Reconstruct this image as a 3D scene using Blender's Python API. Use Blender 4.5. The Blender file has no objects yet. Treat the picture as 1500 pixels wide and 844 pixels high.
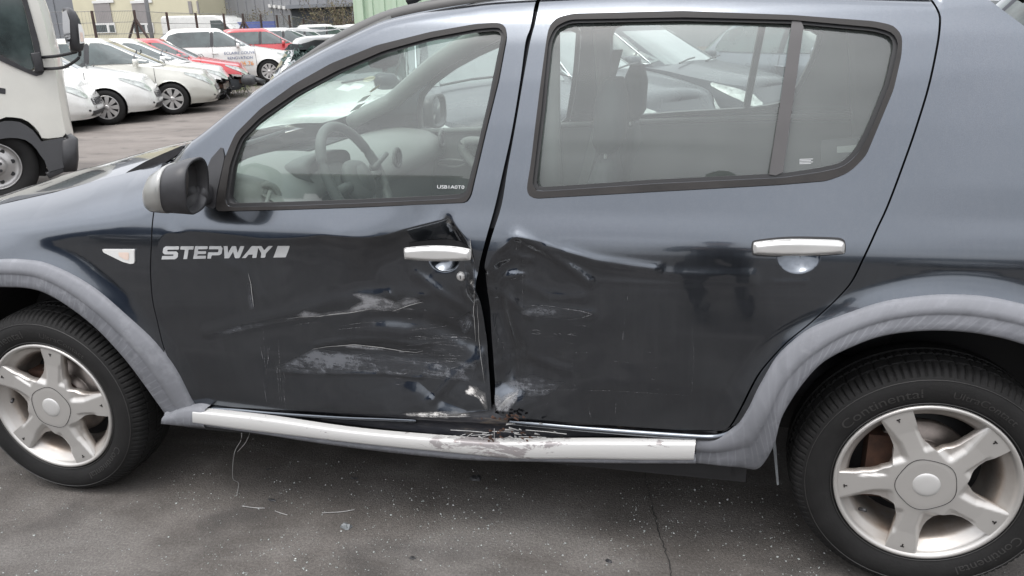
import bpy, bmesh, math, random
import numpy as np
from mathutils import Vector, Matrix, geometry
random.seed(7); rng = np.random.default_rng(7)
S = bpy.context.scene; COL = S.collection
rad = math.radians
# ------------------------------------------------------------------ camera
FPX, YAW, PITCH, ROLL = 1149., -.2414, .318, .03
CAM = np.array([2.002, -1.895, 1.43])
def cam_axes():
    fw = np.array([math.sin(YAW)*math.cos(PITCH), math.cos(YAW)*math.cos(PITCH), -math.sin(PITCH)])
    r = np.array([math.cos(YAW), -math.sin(YAW), 0]); d = np.cross(fw, r)
    c, s = math.cos(ROLL), math.sin(ROLL)
    return np.array([c*r+s*d, -s*r+c*d, fw])
AX = cam_axes()
cd = bpy.data.cameras.new('camera'); co = bpy.data.objects.new('camera', cd); COL.objects.link(co)
cd.sensor_width = 36; cd.lens = 36*FPX/1500; cd.clip_start = .05; cd.clip_end = 2000
M = Matrix(((AX[0][0], -AX[1][0], -AX[2][0], CAM[0]), (AX[0][1], -AX[1][1], -AX[2][1], CAM[1]),
            (AX[0][2], -AX[1][2], -AX[2][2], CAM[2]), (0, 0, 0, 1)))
co.matrix_world = M; S.camera = co
# ------------------------------------------------------------------ world, sun, exposure
W = bpy.data.worlds.new('World'); S.world = W; W.use_nodes = True
nt = W.node_tree; nt.nodes.clear()
sky = nt.nodes.new('ShaderNodeTexSky'); sky.sky_type = 'NISHITA'; sky.sun_disc = False
SUN_EL, SUN_AZ = 68, 200      # azimuth clockwise from +Y
sky.sun_elevation = rad(SUN_EL); sky.sun_rotation = rad(SUN_AZ); sky.air_density = 1; sky.dust_density = 4; sky.ozone_density = 1
hs = nt.nodes.new('ShaderNodeHueSaturation'); hs.inputs['Saturation'].default_value = .32
tcw = nt.nodes.new('ShaderNodeTexCoord'); mp = nt.nodes.new('ShaderNodeMapping'); mp.inputs['Scale'].default_value = (1, 1, 2.6)
nz = nt.nodes.new('ShaderNodeTexNoise'); nz.inputs['Scale'].default_value = 2.2; nz.inputs['Detail'].default_value = 6
cr = nt.nodes.new('ShaderNodeMapRange'); cr.inputs[1].default_value = .3; cr.inputs[2].default_value = .7; cr.inputs[3].default_value = .78; cr.inputs[4].default_value = 1.18
mx = nt.nodes.new('ShaderNodeMix'); mx.data_type = 'RGBA'; mx.blend_type = 'MIX'; mx.inputs[0].default_value = .5; mx.inputs[7].default_value = (14.7, 14.9, 15.6, 1)
mu = nt.nodes.new('ShaderNodeVectorMath'); mu.operation = 'SCALE'
bg = nt.nodes.new('ShaderNodeBackground'); bg.inputs[1].default_value = .128
ow = nt.nodes.new('ShaderNodeOutputWorld'); L_ = nt.links.new
L_(sky.outputs[0], hs.inputs['Color']); L_(hs.outputs[0], mx.inputs[6]); L_(tcw.outputs['Generated'], mp.inputs[0]); L_(mp.outputs[0], nz.inputs[0])
sz_ = nt.nodes.new('ShaderNodeSeparateXYZ'); L_(tcw.outputs['Generated'], sz_.inputs[0]); gr = nt.nodes.new('ShaderNodeMapRange'); gr.inputs[1].default_value = 0; gr.inputs[2].default_value = 1; gr.inputs[3].default_value = .58; gr.inputs[4].default_value = 1.65; L_(sz_.outputs[2], gr.inputs[0])   # overcast sky: brighter overhead than at the horizon
mg_ = nt.nodes.new('ShaderNodeMath'); mg_.operation = 'MULTIPLY'; L_(cr.outputs[0], mg_.inputs[0]); L_(gr.outputs[0], mg_.inputs[1])
L_(nz.outputs[0], cr.inputs[0]); L_(mx.outputs[2], mu.inputs[0]); L_(mg_.outputs[0], mu.inputs[3]); L_(mu.outputs[0], bg.inputs[0]); L_(bg.outputs[0], ow.inputs[0])
sl = bpy.data.lights.new('sun', 'SUN'); sl.energy = .5; sl.angle = rad(20); sl.color = (1, .96, .9)
so = bpy.data.objects.new('sun', sl); COL.objects.link(so)
sd = Vector((math.sin(rad(SUN_AZ))*math.cos(rad(SUN_EL)), math.cos(rad(SUN_AZ))*math.cos(rad(SUN_EL)), math.sin(rad(SUN_EL))))
so.rotation_euler = sd.to_track_quat('Z', 'Y').to_euler(); so.location = sd*30
S.view_settings.view_transform = 'Standard'; S.view_settings.look = 'None'; S.view_settings.gamma = 1; S.view_settings.exposure = 0.62
S.cycles.max_bounces = 7; S.cycles.transparent_max_bounces = 12; S.cycles.caustics_reflective = False; S.cycles.caustics_refractive = False
# ------------------------------------------------------------------ pixel -> place
def ray(px, py):
    v = np.array([(px-750)/FPX, (py-422)/FPX, 1.]); return v@AX
def at(px, py, y):
    d = ray(px, py); return CAM+(y-CAM[1])/d[1]*d
def atz(px, py, z=0):
    d = ray(px, py); return CAM+(z-CAM[2])/d[2]*d
# ------------------------------------------------------------------ materials
def lin(h):
    if isinstance(h, str): c = [int(h[i:i+2], 16)/255 for i in (0, 2, 4)]
    else: return (*h, 1) if len(h) == 3 else h
    return tuple((v/12.92 if v <= .04045 else ((v+.055)/1.055)**2.4) for v in c)+(1,)
MATS = {}
class NT:
    def __init__(s, name):
        s.m = bpy.data.materials.new(name); s.m.use_nodes = True; s.t = s.m.node_tree; s.t.nodes.clear()
        s.out = s.t.nodes.new('ShaderNodeOutputMaterial')
    def n(s, ty, ins=None, **kw):
        o = s.t.nodes.new('ShaderNode'+ty)
        for k, v in kw.items(): setattr(o, k, v)
        for k, v in (ins or {}).items():
            if isinstance(v, tuple) and len(v) == 2 and hasattr(v[0], 'outputs'): s.t.links.new(v[0].outputs[v[1]], o.inputs[k])
            elif hasattr(v, 'outputs'): s.t.links.new(v.outputs[0], o.inputs[k])
            else: o.inputs[k].default_value = v
        return o
    def coord(s, kind='Object', scale=(1, 1, 1)):
        tc = s.n('TexCoord'); return s.n('Mapping', {0: (tc, kind), 'Scale': scale})
    def noise(s, co, scale, detail=5, rough=.6, dist=0):
        return s.n('TexNoise', {'Vector': co, 'Scale': scale, 'Detail': detail, 'Roughness': rough, 'Distortion': dist})
    def ramp(s, fac, stops):
        r = s.n('ValToRGB', {0: fac}); e = r.color_ramp.elements
        while len(e) > 1: e.remove(e[0])
        e[0].position = stops[0][0]; e[0].color = lin(stops[0][1])
        for p, c in stops[1:]:
            k = e.new(p); k.color = lin(c)
        return r
    def rng(s, v, a, b, c, d): return s.n('MapRange', {0: v, 1: a, 2: b, 3: c, 4: d})
    def mix(s, f, a, b, mode='MIX'):
        m = s.t.nodes.new('ShaderNodeMix'); m.data_type = 'RGBA'; m.blend_type = mode
        for i, v in ((0, f), (6, a), (7, b)):
            if isinstance(v, tuple) and len(v) == 2 and hasattr(v[0], 'outputs'): s.t.links.new(v[0].outputs[v[1]], m.inputs[i])
            elif hasattr(v, 'outputs'): s.t.links.new(v.outputs[2] if v.bl_idname == 'ShaderNodeMix' else v.outputs[0], m.inputs[i])
            else: m.inputs[i].default_value = lin(v) if i else v
        return m
    def bump(s, h, st, dist=.01): return s.n('Bump', {'Height': h, 'Strength': st, 'Distance': dist})
    def pbr(s, **kw):
        p = s.n('BsdfPrincipled')
        for k, v in kw.items():
            k = {'base': 'Base Color', 'rough': 'Roughness', 'metal': 'Metallic', 'coat': 'Coat Weight', 'coatr': 'Coat Roughness', 'spec': 'Specular IOR Level', 'normal': 'Normal', 'coatn': 'Coat Normal', 'alpha': 'Alpha', 'emit': 'Emission Color', 'emits': 'Emission Strength', 'trans': 'Transmission Weight'}[k]
            if hasattr(v, 'outputs'):
                s.t.links.new(v.outputs[2] if v.bl_idname == 'ShaderNodeMix' else v.outputs[0], p.inputs[k])
            else: p.inputs[k].default_value = lin(v) if k in ('Base Color', 'Emission Color') else v
        s.t.links.new(p.outputs[0], s.out.inputs[0]); return p
def simple(name, base, rough=.5, metal=0, var=.25, scale=6, coat=0, bump=0, bscale=60, spec=.5, kind='Object'):
    t = NT(name); c = t.coord(kind); nz = t.noise(c, scale)
    b = lin(base); dk = tuple(v*(1-var) for v in b[:3]); lt = tuple(min(1, v*(1+var)) for v in b[:3])
    col = t.ramp(nz, [(.3, dk), (.7, lt)]); kw = dict(base=col, rough=t.rng(nz, .3, .7, max(0, rough-.06), rough+.08), metal=metal, coat=coat, coatr=.05, spec=spec)
    if bump: kw['normal'] = t.bump(t.noise(c, bscale, 4), bump, .004)
    t.pbr(**kw); return t.m
def slate_paint():
    t = NT('slate metallic paint'); c = t.coord(); big = t.noise(c, 2.5, 6, .6); fine = t.noise(c, 420, 2, .5)
    st = t.coord('Object', (34, 34, 1.6)); drip = t.noise(st, 3.2, 5, .65); sp = t.noise(c, 95, 4, .7)
    base = t.mix(t.rng(big, .35, .7, 0, .5), (.078, .089, .104), (.088, .099, .115))
    flake = t.mix(t.rng(fine, .35, .65, 0, .12), base, (.15, .16, .178))
    dust = t.rng(drip, .45, .8, .0, .04); d2 = t.rng(sp, .72, .80, 0, .3)
    dd = t.n('Math', {0: dust, 1: d2}, operation='MAXIMUM')
    col = t.mix(dd, flake, (.25, .245, .235))
    met = t.rng(dd, 0, .5, .985, .35)
    t.pbr(base=col, metal=met, rough=t.rng(big, .3, .7, .15, .21), coat=1., coatr=t.rng(drip, .4, .8, .02, .12))
    return t.m
def plastic_clad():
    t = NT('weathered grey cladding'); u = t.coord('UV'); c = t.coord()
    wv = t.n('TexNoise', {'Vector': t.n('Mapping', {0: (t.n('TexCoord'), 'UV'), 'Scale': (13, .9, 1)}), 'Scale': 1.0, 'Detail': 2, 'Roughness': .5, 'Distortion': .35})
    n2 = t.noise(c, 7, 5); n3 = t.noise(c, 260, 2); n4 = t.noise(c, 26, 4)
    a = t.ramp(wv, [(.40, (.125, .13, .142)), (.50, (.165, .17, .185)), (.53, (.205, .21, .228)), (.58, (.16, .165, .18)), (.7, (.13, .135, .147))])
    b = t.mix(t.rng(n2, .36, .62, .15, .9), a, (.145, .15, .163)); b = t.mix(t.rng(n4, .55, .72, 0, .55), b, (.085, .088, .095)); b = t.mix(t.rng(t.noise(t.coord(), 15, 5, .7), .56, .66, 0, .5), b, (.26, .265, .28))
    sv = t.n('SeparateXYZ', {0: (t.n('TexCoord'), 'UV')}); rp_ = t.n('TexNoise', {'Vector': t.n('Mapping', {0: (t.n('TexCoord'), 'UV'), 'Scale': (19, 2.2, 1)}), 'Scale': 1.0, 'Detail': 2, 'Roughness': .45, 'Distortion': .8})
    ab = t.n('Math', {0: t.n('Math', {0: rp_, 1: .5}, operation='SUBTRACT')}, operation='ABSOLUTE'); wvt = t.n('TexWave', {'Vector': t.n('Mapping', {0: (t.n('TexCoord'), 'UV'), 'Scale': (1, .022, 1)}), 'Scale': 13., 'Distortion': 5.5, 'Detail': 2., 'Detail Scale': 2.2, 'Detail Roughness': .55}, bands_direction='X'); ln = t.n('Math', {0: t.rng((wvt, 1), .80, .99, 0, .32), 1: t.rng(n2, .38, .6, .15, 1)}, operation='MULTIPLY'); msk = t.rng((sv, 1), .44, .54, .25, 1)
    b = t.mix(t.n('Math', {0: ln, 1: msk}, operation='MULTIPLY'), b, (.29, .295, .315)); b = t.mix(t.rng((sv, 1), .50, .40, 0, .45), b, (.19, .195, .21))
    t.pbr(base=b, rough=t.rng(n2, .3, .7, .5, .68), spec=.4, normal=t.bump(n3, .25, .0008)); return t.m
def glass_mat(name, tint, dirt, dcol=(.62, .66, .63), streak=True):  # dirt: real grime plus a painted-in veil of reflected sky
    t = NT(name); c = t.coord('Object', (16, .3, 1.2)); n1 = t.noise(c, 2.2, 4, .6); n2 = t.noise(t.coord(), 3, 5, .6)
    ge = t.n('NewGeometry'); fr = t.n('Fresnel', {'IOR': t.rng((ge, 6), 0, 1, 1.6, 1/1.6)}); tr = t.n('BsdfTransparent', {0: lin(tint)}); gl = t.n('BsdfGlossy', {'Color': (1, 1, 1, 1), 'Roughness': .0})
    m1 = t.n('MixShader', {0: t.n('Math', {0: fr, 1: 1.2}, operation='MULTIPLY'), 1: tr, 2: gl})
    tc2 = t.n('TexCoord'); df = t.n('BsdfDiffuse', {0: lin(dcol)})
    k = t.rng(n1, .35, .75, dirt*.8, dirt*1.35) if streak else t.rng(n2, .3, .7, dirt*.9, dirt*1.1)
    k2 = t.n('Math', {0: k, 1: t.rng(n2, .3, .7, .85, 1.15)}, operation='MULTIPLY')
    m2 = t.n('MixShader', {0: k2, 1: m1, 2: df}); t.t.links.new(m2.outputs[0], t.out.inputs[0]); return t.m
def scuff_mat(name, col, thr, sc=(60, 60, 9), rough=.6, rot=0, lo=.0):
    t = NT(name); tc = t.n('TexCoord'); mp_ = t.n('Mapping', {0: (tc, 'UV'), 'Scale': sc, 'Rotation': (0, 0, rot)})
    n1 = t.noise(mp_, 1, 5, .7, .3); n2 = t.noise(t.n('Mapping', {0: (tc, 'Object')}), 38, 5, .7)
    f = t.n('Math', {0: n1, 1: t.rng(n2, .3, .7, -.12, .12)}, operation='ADD')
    sep = t.n('SeparateXYZ', {0: (tc, 'UV')}); at_ = t.n('Attribute'); at_.attribute_name = 'edge'
    e = t.n('Math', {0: t.rng(f, thr, thr+.12, lo, 1), 1: (at_, 2)}, operation='MULTIPLY')
    p = t.pbr(base=col, rough=rough, alpha=e); return t.m
def build_mats():
    m = MATS
    m['paint'] = slate_paint(); m['clad'] = plastic_clad()
    m['seal'] = simple('window seal rubber', (.020, .018, .017), .55, 0, .35, 9, bump=.1, bscale=90, spec=.3)
    m['pillar'] = simple('divider plastic', (.055, .052, .052), .5, 0, .15, 9)
    m['black'] = simple('inner black', (.012, .012, .013), .6, 0, .3)
    m['jamb'] = simple('jamb dark', (.008, .009, .012), .35, 0, .3)
    m['tyre'] = simple('tyre rubber', (.0105, .0102, .010), .72, 0, .35, 12, bump=.25, bscale=120, spec=.28)
    m['tyretext'] = simple('tyre relief', (.028, .027, .026), .5, 0, .1)
    m['silver'] = simple('silver satin', (.62, .61, .59), .34, .35, .06, 10)
    m['roofgrey'] = simple('roof trim grey', (.085, .083, .08), .5, 0, .1, 12); m['handle'] = simple('handle satin silver', (.50, .495, .48), .32, .3, .04, 14, coat=.4)
    m['interior'] = simple('interior grey plastic', (.085, .087, .083), .6, 0, .15, 7, bump=.1, bscale=200)
    m['interior2'] = simple('interior light trim', (.165, .167, .158), .6, 0, .1, 7)
    m['fabric'] = simple('seat fabric', (.032, .033, .036), .9, 0, .2, 30, bump=.2, bscale=300)
    m['glass'] = glass_mat('dusty veiled side glass', (.82, .90, .865), .09, (.58, .64, .60), streak=False)  # pale film is dirt and also paints the sky's milky sheen
    m['glass2'] = glass_mat('far glass', (.86, .9, .88), .04, streak=False)
    m['wscreen'] = glass_mat('windscreen', (.80, .90, .86), .07, streak=False)
    m['letter'] = simple('decal silver', (.54, .55, .55), .4, .2, .06, 30)
    m['black_pl'] = simple('black plastic', (.026, .026, .028), .42, 0, .25, 14)
    m['mirrorglass'] = simple('mirror glass', (.5, .5, .5), .03, 1, .02)
    m['mirrorcap'] = simple('mirror cap paint', (.30, .30, .285), .34, .5, .05, 12, coat=.5)
    m['lens'] = simple('clear lens', (.60, .60, .58), .12, 0, .05, 12, coat=1)
    m['amber'] = simple('amber bulb', (.62, .50, .43), .3, 0, .1)
    m['white'] = simple('white car paint', (.60, .60, .575), .3, 0, .05, 3, coat=.8)
    m['white2'] = simple('ivory truck paint', (.58, .57, .52), .35, 0, .06, 3, coat=.6)
    m['silverp'] = simple('pearl silver paint', (.46, .455, .41), .32, .15, .06, 3, coat=.8)
    m['red'] = simple('red car paint', (.42, .025, .03), .3, 0, .12, 3, coat=.9)
    m['dark'] = simple('dark car paint', (.012, .014, .02), .3, 0, .2, 3, coat=.25, spec=.3)
    m['midgrey'] = simple('grey car paint', (.12, .13, .15), .3, .5, .1, 3, coat=1)
    m['bluep'] = simple('blue car paint', (.03, .07, .2), .3, .2, .1, 3, coat=1)
    m['carglass'] = simple('parked car glass', (.035, .05, .048), .05, 0, .6, 3.2, coat=1)
    m['whitetrim'] = simple('chrome trim', (.75, .75, .76), .15, .9, .03)
    m['lamp'] = simple('headlamp', (.33, .35, .33), .12, .1, .6, 13, coat=1)
    m['alloy'] = simple('alloy', (.45, .44, .43), .35, .6, .1)
    m['steel'] = simple('disc steel', (.22, .19, .17), .4, .7, .35, 20)
    m['rust'] = simple('rust', (.07, .035, .022), .85, 0, .5, 25)
    m['fence'] = simple('rusty fence post', (.055, .035, .03), .8, 0, .4, 4)
    m['wire'] = simple('fence wire', (.2, .2, .2), .6, .4)
    m['cream'] = simple('cream render', (.52, .49, .36), .85, 0, .07, .6)
    m['shutter'] = simple('grey shutter', (.24, .225, .22), .7, 0, .08, 2)
    m['frame'] = simple('white frame', (.62, .62, .60), .5, 0, .05)
    m['clad_grey'] = simple('grey metal cladding', (.24, .245, .255), .5, .1, .06, .8)
    m['clad_dark'] = simple('dark metal cladding', (.17, .18, .195), .5, .1, .06, .8)
    m['clad_green'] = simple('pale green cladding', (.37, .48, .36), .6, 0, .05, .8)
    m['clad_blue'] = simple('blue cladding', (.035, .065, .125), .5, 0, .1, .8)
    m['hole'] = simple('dark recess', (.04, .045, .05), .8, 0, .2)
    m['bluebox'] = simple('blue board', (.07, .1, .3), .6, 0, .1)
    m['skin'] = simple('skin', (.36, .2, .14), .5, 0, .1); m['jacket'] = simple('dark jacket', (.014, .016, .02), .9, 0, .3, 20); m['beanie'] = simple('black knit', (.01, .012, .018), .95, 0, .3, 60)
    m['paper'] = simple('sticker paper', (.7, .72, .68), .6, 0, .08); m['green_s'] = simple('round sticker', (.5, .45, .2), .6, 0, .08)
    m['shatter'] = simple('shattered glass', (.09, .14, .125), .3, 0, .75, 18, coat=.4)
    m['twig'] = simple('twig', (.13, .10, .075), .9, 0, .3, 3); m['leaf'] = simple('winter leaf', (.12, .105, .055), .8, 0, .5, 1.5); m['weed'] = simple('weed', (.10, .13, .05), .8, 0, .5, 4)
    t = NT('rim alloy'); c = t.coord(); n1 = t.noise(c, 9, 6, .65); n2 = t.noise(c, 150, 3)
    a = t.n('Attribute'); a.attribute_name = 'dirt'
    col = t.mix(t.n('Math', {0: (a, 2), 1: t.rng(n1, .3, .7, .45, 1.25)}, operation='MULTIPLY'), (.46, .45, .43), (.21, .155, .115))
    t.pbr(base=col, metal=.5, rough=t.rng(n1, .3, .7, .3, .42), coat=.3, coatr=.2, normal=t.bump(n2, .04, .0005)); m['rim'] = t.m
    # sill silver strip with scuffs
    t = NT('scuffed silver strip'); c = t.coord('Object', (1, 1, 3.0)); n1 = t.noise(c, 7.5, 7, .72, .5); n2 = t.noise(t.coord('Object', (1, 1, .5)), 60, 4)
    tc = t.n('TexCoord'); sx = t.n('SeparateXYZ', {0: (tc, 'Object')})
    w = t.n('Math', {0: 1, 1: t.n('Math', {0: t.n('Math', {0: sx, 1: 1.45}, operation='SUBTRACT'), 1: 0}, operation='ABSOLUTE')}, operation='SUBTRACT')
    w2 = t.rng(w, .70, .98, 0, .15)
    f = t.n('Math', {0: n1, 1: w2}, operation='ADD')
    sc_ = t.rng(f, .625, .655, 0, .9)
    br = t.rng(t.noise(t.coord(), 40, 4), .6, .72, 0, .55)
    base = t.mix(sc_, (.52, .515, .50), (.24, .22, .22)); base = t.mix(t.n('Math', {0: sc_, 1: br}, operation='MULTIPLY'), base, (.18, .1, .07))
    t.pbr(base=base, rough=.38, metal=.15, normal=t.bump(f, .12, .002)); m['strip'] = t.m
    # sill body: dirty dark
    t = NT('grimy sill'); c = t.coord('Object', (1, 1, 4)); n1 = t.noise(c, 9, 7, .7); n2 = t.noise(c, 30, 5, .7)
    b = t.ramp(n1, [(.4, (.012, .013, .018)), (.58, (.03, .03, .034)), (.66, (.10, .085, .07)), (.72, (.16, .10, .06))])
    t.pbr(base=b, rough=t.rng(n2, .3, .7, .25, .75), coat=.3, normal=t.bump(n2, .3, .003)); m['sill'] = t.m
    # asphalt
    t = NT('asphalt'); c = t.coord(); big = t.noise(c, .5, 6, .6); mid = t.noise(c, 3.2, 7, .65); fine = t.noise(c, 170, 3, .7); sm = t.noise(t.coord('Object', (1, 2.2, 1)), 1.1, 5, .6, .8)
    col = t.ramp(mid, [(.3, (.062, .056, .051)), (.5, (.088, .080, .073)), (.7, (.126, .115, .106))])
    col = t.mix(t.rng(sm, .48, .66, 0, .6), col, (.165, .155, .146))
    col = t.mix(t.rng(big, .55, .72, 0, .4), col, (.05, .048, .046))
    vor = t.n('TexVoronoi', {'Vector': c, 'Scale': 190.}, feature='F1'); col = t.mix(t.rng((vor, 0) if False else vor, .0, .28, .35, 0), col, (.2, .19, .18))
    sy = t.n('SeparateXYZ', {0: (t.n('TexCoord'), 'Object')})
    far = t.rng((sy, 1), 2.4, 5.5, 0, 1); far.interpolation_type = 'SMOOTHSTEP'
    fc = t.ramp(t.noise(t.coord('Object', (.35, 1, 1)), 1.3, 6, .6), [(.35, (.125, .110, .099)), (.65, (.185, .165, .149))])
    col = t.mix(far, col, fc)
    ag = t.n('TexVoronoi', {'Vector': c, 'Scale': 130.}, feature='F1'); col = t.mix(.55, col, t.mix(1.0, col, t.ramp((ag, 1) if False else t.noise(c, 120, 3, .75), [(.3, (.45, .45, .45)), (.5, (.95, .95, .95)), (.72, (1.7, 1.7, 1.68))]), 'MULTIPLY'))
    st = t.noise(t.coord('Object', (1, 1.6, 1)), 2.4, 4, .55, .4); col = t.mix(t.rng(st, .56, .70, 0, .55), col, (.045, .042, .04))
    h = t.n('Math', {0: fine, 1: t.n('Math', {0: mid, 1: .8}, operation='MULTIPLY')}, operation='ADD')
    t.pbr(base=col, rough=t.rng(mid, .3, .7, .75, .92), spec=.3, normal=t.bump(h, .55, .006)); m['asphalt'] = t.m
    m['asph_patch'] = simple('oily stain', (.03, .03, .03), .45, 0, .4, 20)
    m['shard'] = simple('glass grit', (.25, .27, .255), .12, 0, .3, 90, coat=1)
    m['trucktrim'] = simple('truck trim', (.05, .051, .054), .55, 0, .1, 5); m['debris'] = simple('grey plastic shard', (.13, .14, .145), .5, 0, .2, 40)
    m['scr1'] = scuff_mat('primer scuff', (.21, .212, .22), .42, (16, 2.5, 1), .5, lo=.35); m['scr2'] = scuff_mat('pale paint transfer', (.68, .66, .63), .46, (30, 5, 1), lo=.1)
    m['scr3'] = scuff_mat('faint haze rub', (.10, .105, .115), .44, (20, 2.0, 1), .45, lo=.15); m['scrline'] = simple('bare scratch', (.30, .297, .29), .5, 0, .25, 40)
    t = NT('faint scratch'); k = t.noise(t.coord(), 55, 3, .7); t.pbr(base=(.26, .26, .265), rough=.5, alpha=t.rng(k, .42, .6, 0, .6)); m['scrfaint'] = t.m
    m['rustsc'] = scuff_mat('rusty scuff', (.22, .12, .07), .5, (20, 8, 1))
build_mats(); m = MATS
# ------------------------------------------------------------------ object helpers
def tag(o, label=None, cat=None, group=None, kind=None):
    if label: o['label'] = label
    if cat: o['category'] = cat
    if group: o['group'] = group
    if kind: o['kind'] = kind
    return o
def thing(name, label, cat, loc=(0, 0, 0), rz=0, group=None):
    o = bpy.data.objects.new(name, None); COL.objects.link(o); o.empty_display_size = .1
    o.location = loc; o.rotation_euler = (0, 0, rz); return tag(o, label, cat, group)
def mk(name, V, F, mat, parent=None, smooth=True, normals=None, uv=None, edge=None):
    me = bpy.data.meshes.new(name); V = np.asarray(V, float)
    me.from_pydata([tuple(v) for v in V], [], [tuple(int(i) for i in f) for f in F]); me.materials.append(MATS[mat] if isinstance(mat, str) else mat)
    if smooth: me.polygons.foreach_set('use_smooth', [True]*len(me.polygons))
    if uv is not None:
        ul = me.uv_layers.new(name='UVMap'); idx = np.zeros(len(me.loops), int); me.loops.foreach_get('vertex_index', idx)
        ul.data.foreach_set('uv', np.asarray(uv, float)[idx].ravel())
    if edge is not None:
        a = me.attributes.new('edge', 'FLOAT', 'POINT'); a.data.foreach_set('value', np.asarray(edge, float))
    if normals is not None: me.normals_split_custom_set_from_vertices([tuple(n) for n in normals])
    o = bpy.data.objects.new(name, me); COL.objects.link(o)
    if parent: o.parent = parent
    return o
class MB:
    def __init__(s): s.V = []; s.F = []
    def add(s, V, F):
        b = len(s.V); s.V += [tuple(v) for v in V]; s.F += [tuple(i+b for i in f) for f in F]; return s
    def box(s, x0, x1, y0, y1, z0, z1, R=None):
        V = [Vector(v) for v in ((x0, y0, z0), (x1, y0, z0), (x1, y1, z0), (x0, y1, z0), (x0, y0, z1), (x1, y0, z1), (x1, y1, z1), (x0, y1, z1))]
        if R is not None: V = [R@v for v in V]
        return s.add(V, [(0, 3, 2, 1), (4, 5, 6, 7), (0, 1, 5, 4), (1, 2, 6, 5), (2, 3, 7, 6), (3, 0, 4, 7)])
    def tube(s, pts, r, n=8, cap=True):
        pts = [Vector(p) for p in pts]; V = []; F = []
        up = Vector((0, 0, 1)); 
        for i, p in enumerate(pts):
            d = (pts[min(i+1, len(pts)-1)]-pts[max(i-1, 0)]).normalized()
            a = d.cross(up if abs(d.z) < .9 else Vector((1, 0, 0))).normalized(); b = d.cross(a); rr = r[i] if hasattr(r, '__len__') else r
            for k in range(n):
                t = 2*math.pi*k/n; V.append(p+a*rr*math.cos(t)+b*rr*math.sin(t))
        for i in range(len(pts)-1):
            for k in range(n): F.append((i*n+k, i*n+(k+1) % n, (i+1)*n+(k+1) % n, (i+1)*n+k))
        if cap: F += [tuple(range(n)), tuple((len(pts)-1)*n+k for k in range(n-1, -1, -1))]
        return s.add(V, F)
    def lathe(s, prof, n=48, c=(0, 0, 0), close=False):
        # prof: (r, y) about the Y axis
        V = []; F = []; K = len(prof)
        for i in range(n):
            t = 2*math.pi*i/n
            for r, y in prof: V.append((c[0]+r*math.cos(t), c[1]+y, c[2]+r*math.sin(t)))
        for i in range(n):
            j = (i+1) % n
            for k in range(K-1): F.append((i*K+k, i*K+k+1, j*K+k+1, j*K+k))
        return s.add(V, F)
    def ico(s, c, r, sub=2, sc=(1, 1, 1), jit=0):
        bm = bmesh.new(); bmesh.ops.create_icosphere(bm, subdivisions=sub, radius=1); V = []
        for v in bm.verts:
            k = 1+random.uniform(-jit, jit); V.append((c[0]+v.co.x*r*sc[0]*k, c[1]+v.co.y*r*sc[1]*k, c[2]+v.co.z*r*sc[2]*k))
        F = [tuple(v.index for v in f.verts) for f in bm.faces]; bm.free(); return s.add(V, F)
    def grid(s, P):
        # P: array (a,b,3)
        a, b = P.shape[:2]; return s.add(P.reshape(-1, 3), [(i*b+j, i*b+j+1, (i+1)*b+j+1, (i+1)*b+j) for i in range(a-1) for j in range(b-1)])
    def prism(s, poly, y0, y1):
        n = len(poly); V = [(x, y0, z) for x, z in poly]+[(x, y1, z) for x, z in poly]
        return s.add(V, [tuple(range(n)), tuple(range(2*n-1, n-1, -1))]+[(i, i+n, (i+1) % n+n, (i+1) % n) for i in range(n)])
    def go(s, name, mat, parent=None, smooth=False, recalc=True):
        o = mk(name, s.V, s.F, mat, parent, smooth)
        if recalc:
            bm = bmesh.new(); bm.from_mesh(o.data); bmesh.ops.recalc_face_normals(bm, faces=bm.faces); bm.to_mesh(o.data); bm.free()
        return o
def bevel(o, w=.004, seg=2, angle=35):
    b = o.modifiers.new('bevel', 'BEVEL'); b.width = w; b.segments = seg; b.limit_method = 'ANGLE'; b.angle_limit = rad(angle)
    o.data.polygons.foreach_set('use_smooth', [True]*len(o.data.polygons)); return o
def resample(P, step=None, n=None):
    P = np.asarray(P, float); d = np.r_[0, np.cumsum(np.linalg.norm(np.diff(P, axis=0), axis=1))]
    n = n or max(2, int(d[-1]/step)+1); t = np.linspace(0, d[-1], n); return np.stack([np.interp(t, d, P[:, k]) for k in range(P.shape[1])], 1)
def smoothpoly(P, n=4, closed=False):
    # Catmull-Rom through the points
    P = np.asarray(P, float); out = []; N = len(P); R = range(N if closed else N-1)
    for i in R:
        p0, p1, p2, p3 = (P[(i-1) % N], P[i], P[(i+1) % N], P[(i+2) % N]) if closed else (P[max(i-1, 0)], P[i], P[i+1], P[min(i+2, N-1)])
        for k in range(n):
            t = k/n; out.append(.5*((2*p1)+(-p0+p2)*t+(2*p0-5*p1+4*p2-p3)*t*t+(-p0+3*p1-3*p2+p3)*t**3))
    if not closed: out.append(P[-1])
    return np.array(out)
def outset(P, d):
    P = np.asarray(P); t = np.roll(P, -1, 0)-np.roll(P, 1, 0); n = np.c_[t[:, 1], -t[:, 0]]; n /= np.linalg.norm(n, axis=1)[:, None]+1e-9
    a = (P[:, 0]*np.roll(P[:, 1], -1)-np.roll(P[:, 0], -1)*P[:, 1]).sum(); return P+n*d*(1 if a > 0 else -1)
def inpoly(P, Q):
    x, z = P[:, 0], P[:, 1]; c = np.zeros(len(P), bool); n = len(Q)
    for i in range(n):
        x1, z1 = Q[i]; x2, z2 = Q[(i+1) % n]
        if z1 == z2: continue
        k = ((z1 > z) != (z2 > z)) & (x < (x2-x1)*(z-z1)/(z2-z1)+x1); c ^= k
    return c
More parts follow.
